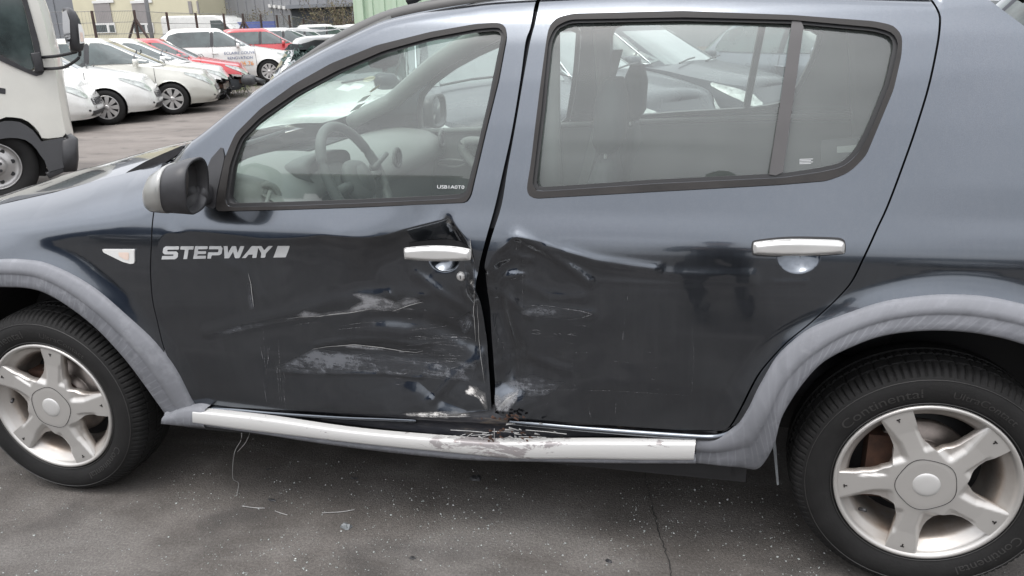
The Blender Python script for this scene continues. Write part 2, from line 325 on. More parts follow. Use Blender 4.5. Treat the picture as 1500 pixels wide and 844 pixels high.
def polyd(x, z, Q, closed=False):
    """distance to polyline, signed height above it (z - z_line at x)"""
    Q = np.asarray(Q); x = np.asarray(x, float); z = np.asarray(z, float); best = np.full(x.shape, 1e9)
    for i in range(len(Q) if closed else len(Q)-1):
        a, b = Q[i], Q[(i+1) % len(Q)]; d = b-a; t = np.clip(((x-a[0])*d[0]+(z-a[1])*d[1])/(d@d+1e-12), 0, 1)
        best = np.minimum(best, np.hypot(x-a[0]-t*d[0], z-a[1]-t*d[1]))
    return best
def panel(name, outline, holes, yf, step, mat, parent, thick=.018, fine=None, off=0, uvbox=None, edgefade=None, rings=(), lines=()):
    outline = np.asarray(outline); loops = [outline]+[np.asarray(h) for h in holes]
    loops = [resample(np.vstack([l, l[:1]]), step)[:-1] for l in loops]
    lo, hi = loops[0].min(0), loops[0].max(0)
    gx, gz = np.meshgrid(np.arange(lo[0], hi[0], step), np.arange(lo[1], hi[1], step)); gx = gx+(np.arange(gz.shape[0]) % 2)[:, None]*step*.5
    G = np.c_[gx.ravel(), gz.ravel()]
    if fine:
        for (cx, cz, r, st) in fine:
            a, b = np.meshgrid(np.arange(cx-r, cx+r, st), np.arange(cz-r, cz+r, st)); G = G[(abs(G[:, 0]-cx) > r) | (abs(G[:, 1]-cz) > r)]; G = np.vstack([G, np.c_[a.ravel(), b.ravel()]])
    k = inpoly(G, loops[0])
    for h in loops[1:]: k &= ~inpoly(G, h)
    G = G[k]
    for l in loops: G = G[polyd(G[:, 0], G[:, 1], l, True) > (step*.55 if not rings or l is not loops[0] else rings[-1]+.003)]
    for r_ in rings:
        Q = outset(loops[0], -r_); Q = Q[inpoly(Q, loops[0])]; Q = Q[polyd(Q[:, 0], Q[:, 1], loops[0], True) > r_*.9]
        for h in loops[1:]: Q = Q[~inpoly(Q, h)]; Q = Q[polyd(Q[:, 0], Q[:, 1], h, True) > step*.5]
        G = np.vstack([G, Q])
    for Ln in lines:
        Ln = resample(Ln, .0045); t_ = np.gradient(Ln, axis=0); nn = np.c_[-t_[:, 1], t_[:, 0]]; nn /= np.linalg.norm(nn, axis=1)[:, None]+1e-9
        Q = np.vstack([Ln+nn*d_ for d_ in (-.012, -.0075, -.0035, 0, .0035, .0075, .012)]); keep = inpoly(Q, loops[0]) & (polyd(Q[:, 0], Q[:, 1], loops[0], True) > step*.6)
        for h in loops[1:]: keep &= ~inpoly(Q, h)
        G = G[polyd(G[:, 0], G[:, 1], Ln) > .016]; Q = Q[keep]; G = np.vstack([G, Q])
    V2 = [Vector(p) for l in loops for p in l]+[Vector(p) for p in G]; E = []; b = 0
    for l in loops: n = len(l); E += [(b+i, b+(i+1) % n) for i in range(n)]; b += n
    v, e, f, *_ = geometry.delaunay_2d_cdt(V2, E, [], 0, 1e-7)
    P = np.array([tuple(p) for p in v]); F = np.array([t for t in f if len(t) == 3]); cen = P[F].mean(1)
    k = inpoly(cen, loops[0])
    for h in loops[1:]: k &= ~inpoly(cen, h)
    F = F[k]; h = 1e-3
    y = yf(P[:, 0], P[:, 1])-off; gx = (yf(P[:, 0]+h, P[:, 1])-yf(P[:, 0]-h, P[:, 1]))/(2*h); gz = (yf(P[:, 0], P[:, 1]+h)-yf(P[:, 0], P[:, 1]-h))/(2*h)
    N = np.c_[gx, -np.ones(len(P)), gz]; N /= np.linalg.norm(N, axis=1)[:, None]
    V = np.c_[P[:, 0], y, P[:, 1]]
    a = P[F]; ar = (a[:, 1, 0]-a[:, 0, 0])*(a[:, 2, 1]-a[:, 0, 1])-(a[:, 1, 1]-a[:, 0, 1])*(a[:, 2, 0]-a[:, 0, 0])
    F[ar < 0] = F[ar < 0][:, ::-1]; Fl = [tuple(t) for t in F]
    edge = None
    if edgefade: edge = np.clip(polyd(P[:, 0], P[:, 1], loops[0], True)/edgefade, 0, 1)
    if thick:
        base = len(V); Vs = []; Ns = []
        for li, l in enumerate(loops):
            n = len(l); yy = yf(l[:, 0], l[:, 1])-off; t = np.roll(l, -1, 0)-np.roll(l, 1, 0); nn = np.c_[t[:, 1], -t[:, 0]]; nn /= np.linalg.norm(nn, axis=1)[:, None]+1e-9
            area = (l[:, 0]*np.roll(l[:, 1], -1)-np.roll(l[:, 0], -1)*l[:, 1]).sum(); sgn = (1 if area > 0 else -1)*(1 if li == 0 else -1)
            b0 = base+len(Vs)
            for i in range(n):
                Vs.append((l[i, 0], yy[i], l[i, 1])); Ns.append((nn[i, 0]*sgn*.7, -.7, nn[i, 1]*sgn*.7))
            for i in range(n):
                Vs.append((l[i, 0]-nn[i, 0]*sgn*thick*.15, yy[i]+thick, l[i, 1]-nn[i, 1]*sgn*thick*.15)); Ns.append((nn[i, 0]*sgn, 0, nn[i, 1]*sgn))
            for i in range(n):
                j = (i+1) % n; q = (b0+i, b0+n+i, b0+n+j, b0+j); Fl.append(q if sgn*(1 if area > 0 else 1) > 0 else q[::-1])
        V = np.vstack([V, Vs]); N = np.vstack([N, Ns])
        if edge is not None: edge = np.r_[edge, np.zeros(len(Vs))]
    uv = None
    if uvbox is not None:
        (ox, oz), ang = uvbox; ca, sa = math.cos(ang), math.sin(ang); dx, dz = V[:, 0]-ox, V[:, 2]-oz; uv = np.c_[-sa*dx+ca*dz, ca*dx+sa*dz]
    return mk(name, V, Fl, mat, parent, True, N, uv, edge)
# ------------------------------------------------------------------ ground
def gh(x, y):
    t = np.clip((np.asarray(y, float)-14)/9, 0, 1); return .22*t*t*(3-2*t)
ys = np.r_[-300, -120, -60, np.arange(-30, 60, 1.5), 75, 120, 300]; xs = np.r_[-300, -120, np.arange(-60, 60, 3.), 120, 300]
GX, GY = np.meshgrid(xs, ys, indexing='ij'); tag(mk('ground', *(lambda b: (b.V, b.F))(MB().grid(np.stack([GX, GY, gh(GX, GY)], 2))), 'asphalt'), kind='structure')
# ------------------------------------------------------------------ body surface of the big car
_z = np.arange(0, 1.8, .002)
_P = np.interp(_z, [0, .20, .30, .42, .55, .70, .80, .86, .90, .93, .96, .99, 1.02, 1.06, 1.10, 1.20, 1.30, 1.40, 1.46, 1.50, 1.53, 1.8],
               [.05, .035, .0, -.012, -.027, -.034, -.0325, -.029, -.0255, -.019, -.008, .004, .014, .027, .041, .075, .112, .155, .188, .222, .262, 1.0])
_k = np.exp(-.5*(np.arange(-16, 17)*.002/.011)**2); _k /= _k.sum(); _P = np.convolve(np.r_[[_P[0]]*16, _P, [_P[-1]]*16], _k, 'valid')
FT = np.array([(-1.0, .72), (-.75, .79), (-.5, .862), (-.178, .944), (.028, .985), (.226, 1.033), (.352, 1.06), (.452, 1.088), (.53, 1.136), (.7, 1.2)])
def sst(a, b, x): t = np.clip((x-a)/(b-a), 0, 1); return t*t*(3-2*t)
def Yb0(x, z):
    x = np.asarray(x, float); z = np.asarray(z, float)
    y = np.interp(z, _z, _P)+.055*((x-1.3)/1.9)**2+.16*np.clip((-.45-x)/.5, 0, 1)**2+.1*np.clip((x-2.95)/.4, 0, 1)**2
    zt = np.interp(x, FT[:, 0], FT[:, 1]); t = np.clip((z-(zt-.15))/.15, 0, 1.5)
    y = y+.115*t**2.3*(1-sst(.45, .6, x))
    for cx, a in ((0., .03), (2.588, .034)):
        r = np.hypot(x-cx, z-.315); up = sst(-.15, .2, z-.315); y = y-a*(1-sst(.435, .565, r))*up
    return y
def Sp(px, py, f=Yb0, off=0):
    y = 0.
    for _ in range(9): p = at(px, py, y); y = float(f(p[0], p[2]))-off
    return p[[0, 2]]
def SP(pts, f=Yb0, off=0): return np.array([Sp(*p, f, off) for p in pts])
SIL = SP([(238, 241), (258, 224), (280, 205), (340, 157), (400, 112), (450, 83), (490, 62), (525, 45), (560, 30), (600, 20), (640, 12.5), (680, 6), (718, 0), (790, -6), (900, -12), (1000, -14), (1200, -10), (1364, -3)])
SIL0 = SIL; SILS = smoothpoly(SIL, 4)
def Yb(x, z):
    y = Yb0(x, z); x = np.asarray(x, float); z = np.asarray(z, float)
    d = polyd(x, z, SILS); m_ = (z > 1.05); return y+np.where(m_, .020*np.clip(1-d/.028, 0, 1)**2.5, 0)
def nzf(x, z, s, k=0):
    a = x*s+1.7*k; b = z*s+2.3*k; w1 = np.sin(1.3*a+.9*b+k)+.6*np.sin(2.1*b-.7*a+2*k); w2 = np.sin(1.1*b-1.6*a+w1+k)
    return (np.sin(a+1.4*w1)+.6*np.sin(2.3*b+1.7*w2+k)+.4*np.sin(3.1*a-2.2*b+w1*2))/2
PL = lambda pts: SP(pts)
C1 = PL([(228, 372), (233, 352), (243, 342), (278, 338), (337, 343), (388, 349), (442, 347), (474, 344), (530, 347), (563, 344), (591, 336), (622, 328), (657, 320), (668, 331), (680, 345), (688, 360), (694, 380), (696, 425)]); C1 = smoothpoly(C1, 4)
R1 = np.vstack([C1, PL([(703, 500), (735, 640), (560, 650), (250, 640), (180, 545), (190, 430)])])
L1 = PL([(470, 560), (560, 562), (607, 566), (642, 592), (681, 605), (716, 606)])
FOLDS1 = [(PL([(300, 490), (350, 478), (436, 461), (490, 446), (560, 440), (618, 442)]), .0028, .020), (PL([(455, 511), (500, 505), (560, 508), (600, 516), (622, 514)]), .0017, .008),
          (PL([(480, 525), (540, 520), (600, 532), (650, 545)]), -.003, .024), (PL([(250, 340), (300, 375), (350, 400), (372, 440)]), .0022, .018),
          (PL([(500, 350), (540, 395), (560, 430)]), .004, .05), (PL([(695, 425), (690, 470), (694, 510), (700, 560)]), .004, .012), (PL([(610, 330), (575, 365), (540, 420)]), -.006, .045), (PL([(560, 437), (575, 452), (600, 444), (618, 440)]), .0015, .006), (PL([(390, 549), (480, 552), (560, 556), (612, 562)]), .0013, .005), (PL([(600, 410), (640, 440), (690, 470)]), .0045, .016), (PL([(540, 475), (610, 480), (690, 515)]), -.006, .024), (PL([(690, 540), (660, 560), (630, 590)]), .0035, .013), (PL([(655, 325), (672, 360), (700, 400)]), -.006, .014)]
cupl = lambda c: [np.array([(c[0]+r_*math.cos(a), c[1]+r_*math.sin(a)/1.15) for a in np.linspace(math.pi, 2*math.pi, 40)]) for r_ in (c[2],)]
CUP1 = (*Sp(641, 384), .047); CUP2 = (*Sp(1170, 375), .047)
def cup(x, z, c): d = np.hypot(x-c[0], (z-c[1])*1.15); return np.where((z < c[1]+.012) & (d < c[2]), .019*np.clip(1-(d/c[2])**2, 0, 1), 0)
def Yfd(x, z):
    y = Yb(x, z); x = np.asarray(x, float); z = np.asarray(z, float); P = np.c_[x.ravel(), z.ravel()]
    ins = inpoly(P, R1).reshape(x.shape); d = polyd(x, z, C1); d = np.sqrt(d*d+.005**2)-.005
    A = np.interp(x, [.45, .55, .8, 1.05, 1.25, 1.42, 1.5], [.0, .011, .026, .042, .056, .062, .058])
    y = y+np.where(ins, A*(1-np.exp(-d/.045))*sst(.32, .62, z), 0)
    for Q, h, w in FOLDS1:
        dd = polyd(x, z, Q); y = y-h*np.exp(-(dd/w)**2)
    dl = polyd(x, z, L1); zl = np.interp(x, L1[:, 0], L1[:, 1]); bel = (z < zl) & (x > L1[0, 0]-.05)
    k = sst(L1[1, 0]-.06, L1[3, 0]+.04, x)
    y = y+k*.0075*np.exp(-np.clip(z-zl, 0, 9)/.10)*(z >= zl)+k*.0075*np.exp(-(dl/.028)**1.4)*(z < zl)
    cr = ins*sst(.55, 1.3, x)*np.clip(d/.05, 0, 1)
    y = y+cr*(.0048*nzf(x, z, 8, 1)+.0007*nzf(x, z, 26, 2))
    y = y+.02*sst(.05, 0, (1.50-x))*(z < .86)*0
    return y+cup(x, z, CUP1)
C2 = PL([(713, 392), (722, 374), (740, 358), (757, 346), (793, 353), (829, 366), (880, 376), (960, 384)]); C2b = C2; C2 = smoothpoly(C2, 4)
FOLDS2 = [(PL([(757, 347), (797, 368), (833, 391), (861, 413)]), .006, .014), (PL([(762, 364), (763, 385), (750, 410)]), .004, .012), (PL([(830, 372), (900, 392), (1000, 404), (1100, 404)]), .0022, .014), (PL([(725, 388), (748, 378), (775, 384)]), .004, .010),
          (PL([(800, 362), (870, 382), (960, 394)]), .0026, .011), (PL([(775, 458), (830, 458), (865, 462)]), .0028, .014), (PL([(720, 440), (733, 412), (760, 408)]), .004, .010), (PL([(861, 414), (1000, 415.5), (1180, 413)]), .0008, .008), (PL([(722, 470), (745, 520), (735, 570)]), -.01, .03), (PL([(735, 395), (727, 450), (738, 510), (752, 575)]), -.008, .018), (PL([(760, 420), (800, 440), (850, 438)]), .003, .016), (PL([(715, 430), (740, 445), (770, 470)]), .004, .013), (PL([(722, 545), (770, 530), (830, 545)]), .003, .016)]
def Yrd(x, z):
    y = Yb(x, z); x = np.asarray(x, float); z = np.asarray(z, float); zc = np.interp(x, C2[:, 0], C2[:, 1]); d = polyd(x, z, C2); d = np.sqrt(d*d+.005**2)-.005
    A = .048*np.exp(-np.clip(x-C2b[3, 0], 0, 9)/.13)
    y = y+np.where(z < zc, A*(1-np.exp(-d/.04))*sst(.34, .6, z), 0)
    for Q, h, w in FOLDS2: y = y-h*np.exp(-(polyd(x, z, Q)/w)**2)
    k = np.exp(-np.clip(x-1.5, 0, 9)/.22)*(z < zc)*np.clip(d/.04, 0, 1)
    return y+k*(.0042*nzf(x, z, 11, 4)+.0009*nzf(x, z, 30, 5))+cup(x, z, CUP2)
# ------------------------------------------------------------------ the big car
car = thing('damaged_hatchback', 'slate grey five-door hatchback with crushed doors and silver sill strip, filling the foreground', 'car')
def part(n, b, mat, par=None, smooth=False, label=None): return tag(b.go(n, mat, par or car, smooth), label)
FSH = [(226, 306), (222, 350), (220, 400), (225, 450), (238, 506), (260, 556), (288, 596)]                 # shut line fender / front door
GAPF = [(788, -6), (785, 0), (777, 40), (770, 60), (762, 118), (750, 190), (738, 245), (725.5, 300), (713, 345), (701, 392), (696, 422), (698, 457), (703, 502), (708, 547), (714, 585), (717, 606)]
GAPR = [(792, -8), (791, 0), (785, 30), (777, 60), (766, 120), (755, 185), (744, 245), (735, 300), (721, 345), (710, 388), (708, 421), (710.5, 457), (713.5, 502), (717.5, 547), (722, 585), (724, 607)]
FB = [(690, 608), (640, 610), (600, 609.5), (500, 606), (400, 600.5), (330, 596)]
WF_O = [(317, 309), (320, 285), (331.5, 229), (346, 196), (383, 159), (432.7, 123), (485.7, 93), (552, 66.5), (631.7, 46.6), (698, 35), (731, 33), (741, 38), (742.8, 53), (731, 116), (711, 196), (690, 286), (683, 296), (532, 302.6), (400, 307)]
WF_I = [(334.8, 297.5), (343, 242), (356, 206), (386, 176), (439, 139.5), (499, 108), (565, 80), (631.7, 61.5), (698, 49), (729, 46), (734, 51), (714.6, 146), (698, 216), (681, 283), (640, 286), (532, 291), (430, 295)]
WR_O = [(772, 276), (778, 240), (798, 80), (804, 40), (816, 26), (840, 20), (1000, 16), (1160, 22), (1280, 31), (1308, 37), (1321, 52), (1320, 80), (1308, 132), (1288, 180), (1268, 228), (1244, 252), (1212, 264), (1140, 270), (960, 280), (784, 290), (775, 286)]
WR_I = [(786, 274), (800, 160), (810, 60), (818, 43), (836, 35), (1000, 32), (1160, 36), (1280, 47), (1304, 54), (1308, 66), (1296, 120), (1272, 180), (1252, 220), (1232, 238), (1200, 245), (1146, 253), (960, 262)]
def rnd(P, n=3):
    P = np.asarray(P); P = resample(np.vstack([P, P[:1]]), .035)[:-1] if False else np.vstack([a+(b_-a)*q for a, b_ in zip(P, np.roll(P, -1, 0)) for q in ((0, .03/np.linalg.norm(b_-a), 1-.03/np.linalg.norm(b_-a)) if np.linalg.norm(b_-a) > .075 else (0,))])
    for _ in range(n): Q = np.roll(P, -1, 0); P = np.stack([P*.82+Q*.18, P*.18+Q*.82], 1).reshape(-1, 2)
    return resample(np.vstack([P, P[:1]]), .01)[:-1]
wfo, wfi, wro, wri = rnd(PL(WF_O)), outset(rnd(PL(WF_I)), .003), rnd(PL(WR_O)), outset(rnd(PL(WR_I)), .003)
fsh, gapf, gapr = smoothpoly(PL(FSH)), smoothpoly(PL(GAPF)), smoothpoly(PL(GAPR))
silf = smoothpoly(SIL[:13], 4)
# front door
fd_out = np.vstack([fsh[::-1]+[.0022, 0], PL([(240, 252)]), silf, gapf, PL(FB)])
fdoor = panel('front_door', fd_out, [outset(wfi, .008)], Yfd, .0085, 'paint', car, .022, lines=[C1, L1]+cupl(CUP1), fine=[(CUP1[0], CUP1[1]-.02, .05, .0035)], rings=(.003, .007, .012, .018, .025)); tag(fdoor, 'crushed front door with deep creases and pale scrapes')
# fender
AO_F = [(-62, 398), (-30, 386), (0, 382), (30, 383), (60, 388), (101, 406), (141, 432), (181, 467), (221.5, 505), (250, 543), (270, 580), (279, 597)]
ao_f = smoothpoly(SP(AO_F, off=.02))
fen_out = np.vstack([PL([(240, 245)]), fsh+[-.0022, 0], [ao_f[-1]+[0, -.005]], (ao_f[::-1]-[0, .012]), [(-.44, .62), (-.50, .45), (-.75, .42), (-.80, .78)], FT[2:9]])
panel('front_fender', fen_out, [], Yb, .012, 'paint', car, .02)
# rear door
RDT = [(1364, -3), (1371, 10), (1376, 21), (1377, 32), (1373, 67), (1360, 128), (1344, 181), (1329, 225), (1301, 300), (1284, 337), (1265.6, 377), (1247, 414), (1222.5, 441.7), (1188.6, 472.5), (1151.6, 503), (1117.8, 540), (1102, 565), (1086, 597), (1069, 626), (1056, 632)]
rdt = smoothpoly(PL(RDT)); RB = [(1003, 630.6), (897, 623.6), (791, 616.5), (738, 612)]
rd_out = np.vstack([gapr[::-1], SIL[14:17], rdt-[.0025, 0], PL(RB)])
rdoor = panel('rear_door', rd_out, [outset(wri, .008)], Yrd, .0095, 'paint', car, .022, lines=[C2]+cupl(CUP2), fine=[(CUP2[0], CUP2[1]-.02, .05, .0035)], rings=(.003, .007, .012, .018, .025)); tag(rdoor, 'rear door buckled along its leading edge')
# quarter panel
AO_R = [(1075, 645), (1098, 610), (1118, 560), (1138, 528), (1160, 506), (1188.6, 485), (1235, 466), (1296, 446), (1358, 437), (1404, 435.5), (1450, 438.6), (1500, 449), (1540, 462), (1580, 486), (1620, 530), (1650, 580)]
ao_r = smoothpoly(SP(AO_R, off=.02)); DP = SP([(1446, -2), (1473, 18), (1500, 38), (1560, 92), (1590, 150), (1600, 210)])
q_out = np.vstack([rdt[::-1]+[.0025, 0], DP, [(3.03, 1.0), (3.15, .8), (3.16, .5), (3.04, .5)], (ao_r[::-1]-[0, .012])[:-4]])
panel('quarter_panel', q_out, [], Yb, .012, 'paint', car, .02)
# seals, glass, divider
def Ygl(x, z): return Yb0(x, z)+.012+.020*np.clip((1.16-np.asarray(z, float))/.16, 0, 1)**1.5
for o_, i_, gname in ((wfo, wfi, 'front_window'), (wro, wri, 'rear_window')):
    w_ = panel(gname, outset(i_, .004), [], Ygl, .02, 'glass', car, 0, off=0)
    panel('window_seal', o_, [outset(i_, .0075)], Yb0, .010, 'seal', w_, .022, off=.006)
    panel('inner_seal_shade', outset(i_, .0085), [outset(i_, -.001)], Yb0, .012, 'black', w_, .03, off=-.001)  # inner lip of the seal, black to paint the shade around the glass
panel('window_divider', PL([(1160, 30), (1178, 31), (1146, 256), (1126, 258)]), [], Yb0, .02, 'pillar', car, .018, off=.002)
# dark shell behind the panels, inner trim
def ring(cx, r, n=40, z0=.1): return [(cx+r*math.cos(t), .315+r*math.sin(t)) for t in np.linspace(math.pi, 0, n)]
shell = [(-.78, .28), (-.43, .28)]+ring(0, .43)+[(.43, .28), (2.588-.43, .28)]+ring(2.588, .43)+[(3.02, .28), (3.15, .5), (3.0, .97), (2.4, .97), (.62, .93), (.45, .97), (-.1, .9), (-.72, .74)]
panel('inner_shell', shell, [], lambda x, z: np.interp(np.asarray(z, float), _z, _P)*0+.10+0*np.asarray(x), .08, 'jamb', car, .02)
inner_top = np.vstack([silf+[0.0, -.03], [(2.0, 1.46), (2.5, 1.42), (2.75, 1.2), (2.85, .96)], [(.55, .93)]])
panel('window_surround', inner_top, [outset(wfi, .012), outset(wri, .012)], Yb0, .04, 'jamb', car, .012, off=-.034)
# claddings
def strip_mesh(name, A, B, prof, mat, par=None, N=160, smooth=True, us=12., base=Yb0):
    A = resample(A, n=N); B = resample(B, n=N); K = len(prof); P = np.zeros((N, K, 3)); UV = np.zeros((N, K, 2)); L = np.r_[0, np.cumsum(np.linalg.norm(np.diff(A, axis=0), axis=1))]
    for k, (t, off) in enumerate(prof):
        q = A+(B-A)*t; P[:, k, 0] = q[:, 0]; P[:, k, 2] = q[:, 1]; P[:, k, 1] = base(q[:, 0], q[:, 1])-off; UV[:, k, 0] = L; UV[:, k, 1] = t
    b = MB().grid(P); o = mk(name, b.V, b.F, mat, par or car, smooth, uv=UV.reshape(-1, 2))
    bm = bmesh.new(); bm.from_mesh(o.data); bm.normal_update()
    s = sum(f.normal.y for f in bm.faces)
    if s > 0: bmesh.ops.reverse_faces(bm, faces=bm.faces); bm.to_mesh(o.data)
    bm.free(); return o
CP = [(-.01, -.012), (0, .003), (.03, .009), (.09, .0125), (.28, .0135), (.43, .0125), (.475, .0085), (.53, .0075), (.72, .0075), (.90, .0065), (.97, .003), (1.0, -.004), (1.0, -.06)]
AI_F = [(-62, 432), (-30, 424), (0, 423.5), (40, 426), (72.5, 438), (113, 465), (149, 497), (181, 533), (205, 565), (226, 594), (238, 611)]
ai_f = smoothpoly(SP(AI_F, off=.015))
def ext(P, cx, a0, n=10):
    # continue the ring beyond the frame along a circle down to the bumper
    p = P[0]; r = math.hypot(p[0]-cx, p[1]-.315); th = math.atan2(p[1]-.315, p[0]-cx); t = np.linspace(a0, th, n)[:-1]; return np.vstack([np.c_[cx+r*np.cos(t), .315+r*np.sin(t)], P])
arF = strip_mesh('arch_cladding', ext(ao_f, 0, rad(175)), ext(ai_f, 0, rad(175)), CP, 'clad'); tag(arF, 'weathered grey front wheel arch trim')
AI_R = [(1124.6, 692.5), (1134, 659), (1144.7, 620), (1162, 588), (1182, 560), (1204, 537), (1235, 518.7), (1281, 500), (1327, 491), (1373, 488.5), (1419.6, 491), (1466, 498.7), (1500, 508), (1540, 522), (1580, 548), (1610, 590)]
ai_r = smoothpoly(SP(AI_R, off=.015))
AO_R2 = [(1020, 647), (1050, 645), (1078, 630), (1096, 605), (1108, 580), (1120, 558)]+AO_R[3:]
ao_r2 = smoothpoly(SP(AO_R2, off=.02)); AI_R2 = [(1017, 672), (1040, 678), (1080, 690)]+AI_R
# lower corner handled by its own outline so the strip meets the silver sill cleanly
arR = strip_mesh('arch_cladding', ext(ao_r2[::-1], 2.588, rad(5))[::-1], ext(smoothpoly(SP([(1018, 683), (1045, 686), (1085, 690), (1112, 692)]+AI_R[1:], off=.015))[::-1], 2.588, rad(5))[::-1], CP, 'clad', N=200); tag(arR, 'weathered grey rear wheel arch trim with chalky streaks')
# sill
ST = SP([(282, 602), (334.6, 606), (402, 614), (503, 629), (604, 639), (700, 646), (756, 647), (862, 646.6), (1019, 647.6)], off=0); 
YS = lambda x, z: 0*np.asarray(x, float)-.028+.012*np.exp(-((np.asarray(x, float)-1.46)/.25)**2)
def SL(pts): return smoothpoly(SP(pts, YS))
stT = SL([(284, 601), (334.6, 606), (402, 614), (503, 629), (604, 639), (700, 646), (756, 647), (862, 646.6), (940, 647), (1019, 647.6)])
stB = SL([(284, 620), (330, 626), (368, 631), (469, 643), (604, 657.6), (700, 667), (756, 672), (862, 672.5), (940, 674), (1016, 674)])
strip = strip_mesh('sill_strip', stT, stB, [(0, -.02), (0, .001), (.05, .006), (.14, .0085), (.8, .0075), (.93, .005), (1, .0), (1, -.02)], 'strip', base=YS, N=220); tag(strip, 'scuffed satin silver sill strip')
stL = SL([(237, 622), (300, 629), (368, 638), (469, 654.5), (604, 671.5), (700, 679.5), (827, 682), (1019, 684)])
stM = SL([(240, 606), (300, 618), (368, 629), (469, 641), (604, 656), (700, 665), (827, 671), (1019, 672)])
strip_mesh('sill_skirt', stM, stL, [(0, -.03), (0, -.004), (.5, -.002), (.9, -.012), (1, -.04), (1, -.2)], 'clad', base=YS)
frT = SL([(239, 610), (262, 600), (285, 597), (300, 600)]); frB = SL([(237, 622), (262, 625), (287, 627), (300, 628)])
strip_mesh('sill_end_cap', frT, frB, [(0, -.05), (0, -.004), (.15, .006), (.8, .006), (1, -.004), (1, -.03)], 'clad', base=YS, N=12)
sbT = smoothpoly(PL([(283, 590), (330, 590), (402, 596), (503, 600), (604, 603), (700, 603), (756, 606), (862, 612), (1030, 622), (1058, 628)])); sbB = SL([(283, 608), (330, 612), (402, 620), (503, 635), (604, 645), (700, 652), (756, 653), (862, 652.6), (1019, 653.6), (1050, 650)])
strip_mesh('rocker_panel', sbT, sbB, [(0, -.045), (.3, -.03), (.45, -.022), (.6, -.04), (.8, -.034), (1, -.03)], 'sill', N=240)
def rail(pts, r, mat, off=.0, name='rocker_rail'):
    q = smoothpoly(np.array([at(*p[:2], p[2] if len(p) > 2 else .0) for p in pts])); return part(name, MB().tube(q, r, 10), mat, smooth=True)
rail([(292, 599, 0), (340, 601, 0), (402, 606, .005), (503, 612, .01), (560, 614, .015), (610, 616, .02)], .0075, 'paint')
rail([(745, 618, .01), (800, 623, .0), (897, 631.5, -.005), (1003, 639, -.01), (1045, 640.5, -.01), (1068, 634, -.012), (1084, 615, -.012), (1098, 590, -.012), (1110, 566, -.01), (1125, 542, -.01)], .009, 'paint')
# twisted metal and torn filler in the middle of the sill
b = MB(); rj = random.Random(3)
for i in range(20):
    px = rj.gauss(760, 26); py = rj.uniform(620, 645); p = at(px, py, -.012-rj.uniform(0, .012)); a = rj.uniform(-.6, .6); l = rj.uniform(.004, .016)
    b.box(-l, l, -.004, .004, -.0018, .0018, Matrix.Rotation(a, 3, 'Y')@Matrix.Rotation(rj.uniform(-.5, .5), 3, 'X')) if False else b.add([Vector(p)+Matrix.Rotation(a, 3, 'Y')@Vector(v) for v in ((-l, 0, -.002), (l, -.003, -.001), (l*.7, -.004, .002), (-l*.8, 0, .003))], [(0, 1, 2, 3)])
tag(part('torn_metal', b, 'scrline'), kind='stuff')
b = MB()
for i in range(34):
    px = rj.gauss(742, 24); py = rj.choice([611, 643, 641, 632])+rj.uniform(-3, 3); p = at(px, py, -.014-rj.uniform(0, .01)); a = rj.uniform(-.5, .5); l = rj.uniform(.003, .009)
    b.add([Vector(p)+Matrix.Rotation(a, 3, 'Y')@Vector(v) for v in ((-l, 0, -.003), (l, -.003, -.002), (l*.7, -.004, .003), (-l*.8, 0, .004))], [(0, 1, 2, 3)])
tag(part('rust_flakes', b, 'rust'), kind='stuff')
b = MB()
for (x0, y0, x1, y1) in [(660, 630, 716, 634), (690, 638, 722, 637), (720, 632, 760, 634), (655, 641, 668, 638), (672, 640, 682, 636), (684, 640, 692, 635), (705, 641, 722, 636), (724, 628, 724, 645), (760, 640, 800, 641), (770, 630, 830, 636)]:
    b.tube([at(x0, y0, -.012), at((x0+x1)/2, (y0+y1)/2-.5, -.014), at(x1, y1, -.012)], .0011, 5)
tag(part('bent_edge', b, 'scrline'), kind='stuff')
# underbody and wheel wells
b = MB(); b.box(.42, 2.16, .06, 1.6, .24, .30); b.box(-.7, 3.1, .36, 1.3, .26, .4); b.box(.45, 2.12, .05, .09, .26, .345); part('underbody', b, 'black')
for cx in (0, 2.588):
    b = MB(); th = np.linspace(rad(-3), rad(183), 40); P = np.array([[(cx+r*math.cos(t), y, .315+r*math.sin(t)) for (r, y) in ((.43, .03), (.425, .12), (.42, .36), (.05, .37))] for t in th]); b.grid(P); part('wheel_well', b, 'black')
# rear tail side and far bodywork
FY = 1.66
def Yfar(x, z): return FY-Yb0(x, z)
def mirror_panel(name, out, holes, step, mat, off=0, thick=.02):
    o = panel(name, out, holes, lambda x, z: Yb0(x, z), step, mat, car, thick, off=off)
    me = o.data; co_ = np.zeros(len(me.vertices)*3); me.vertices.foreach_get('co', co_); co_ = co_.reshape(-1, 3); co_[:, 1] = FY-co_[:, 1]; me.vertices.foreach_set('co', co_.ravel())
    nn = None
    bm = bmesh.new(); bm.from_mesh(me); bmesh.ops.reverse_faces(bm, faces=bm.faces); bm.to_mesh(me); bm.free()
    if me.attributes.get('custom_normal'): me.attributes.remove(me.attributes['custom_normal'])
    return o
far_out = np.vstack([[(-.75, .42), (-.43, .42)], np.array(ring(0, .43))[3:-3], [(.43, .28), (2.15, .28)], np.array(ring(2.588, .43))[3:-3], [(3.1, .45), (3.15, .8), (3.03, 1.0)], DP[::-1][1:], SIL[::-1][1:-2], FT[2:8][::-1], [(-.75, .79)]])
mirror_panel('far_side', far_out, [outset(wfi, .008), outset(wri, .008)], .03, 'paint')
mirror_panel('far_window', outset(wfi, .006), [], .06, 'glass2', off=-.014, thick=0)
mirror_panel('far_window', outset(wri, .006), [], .06, 'glass2', off=-.014, thick=0)
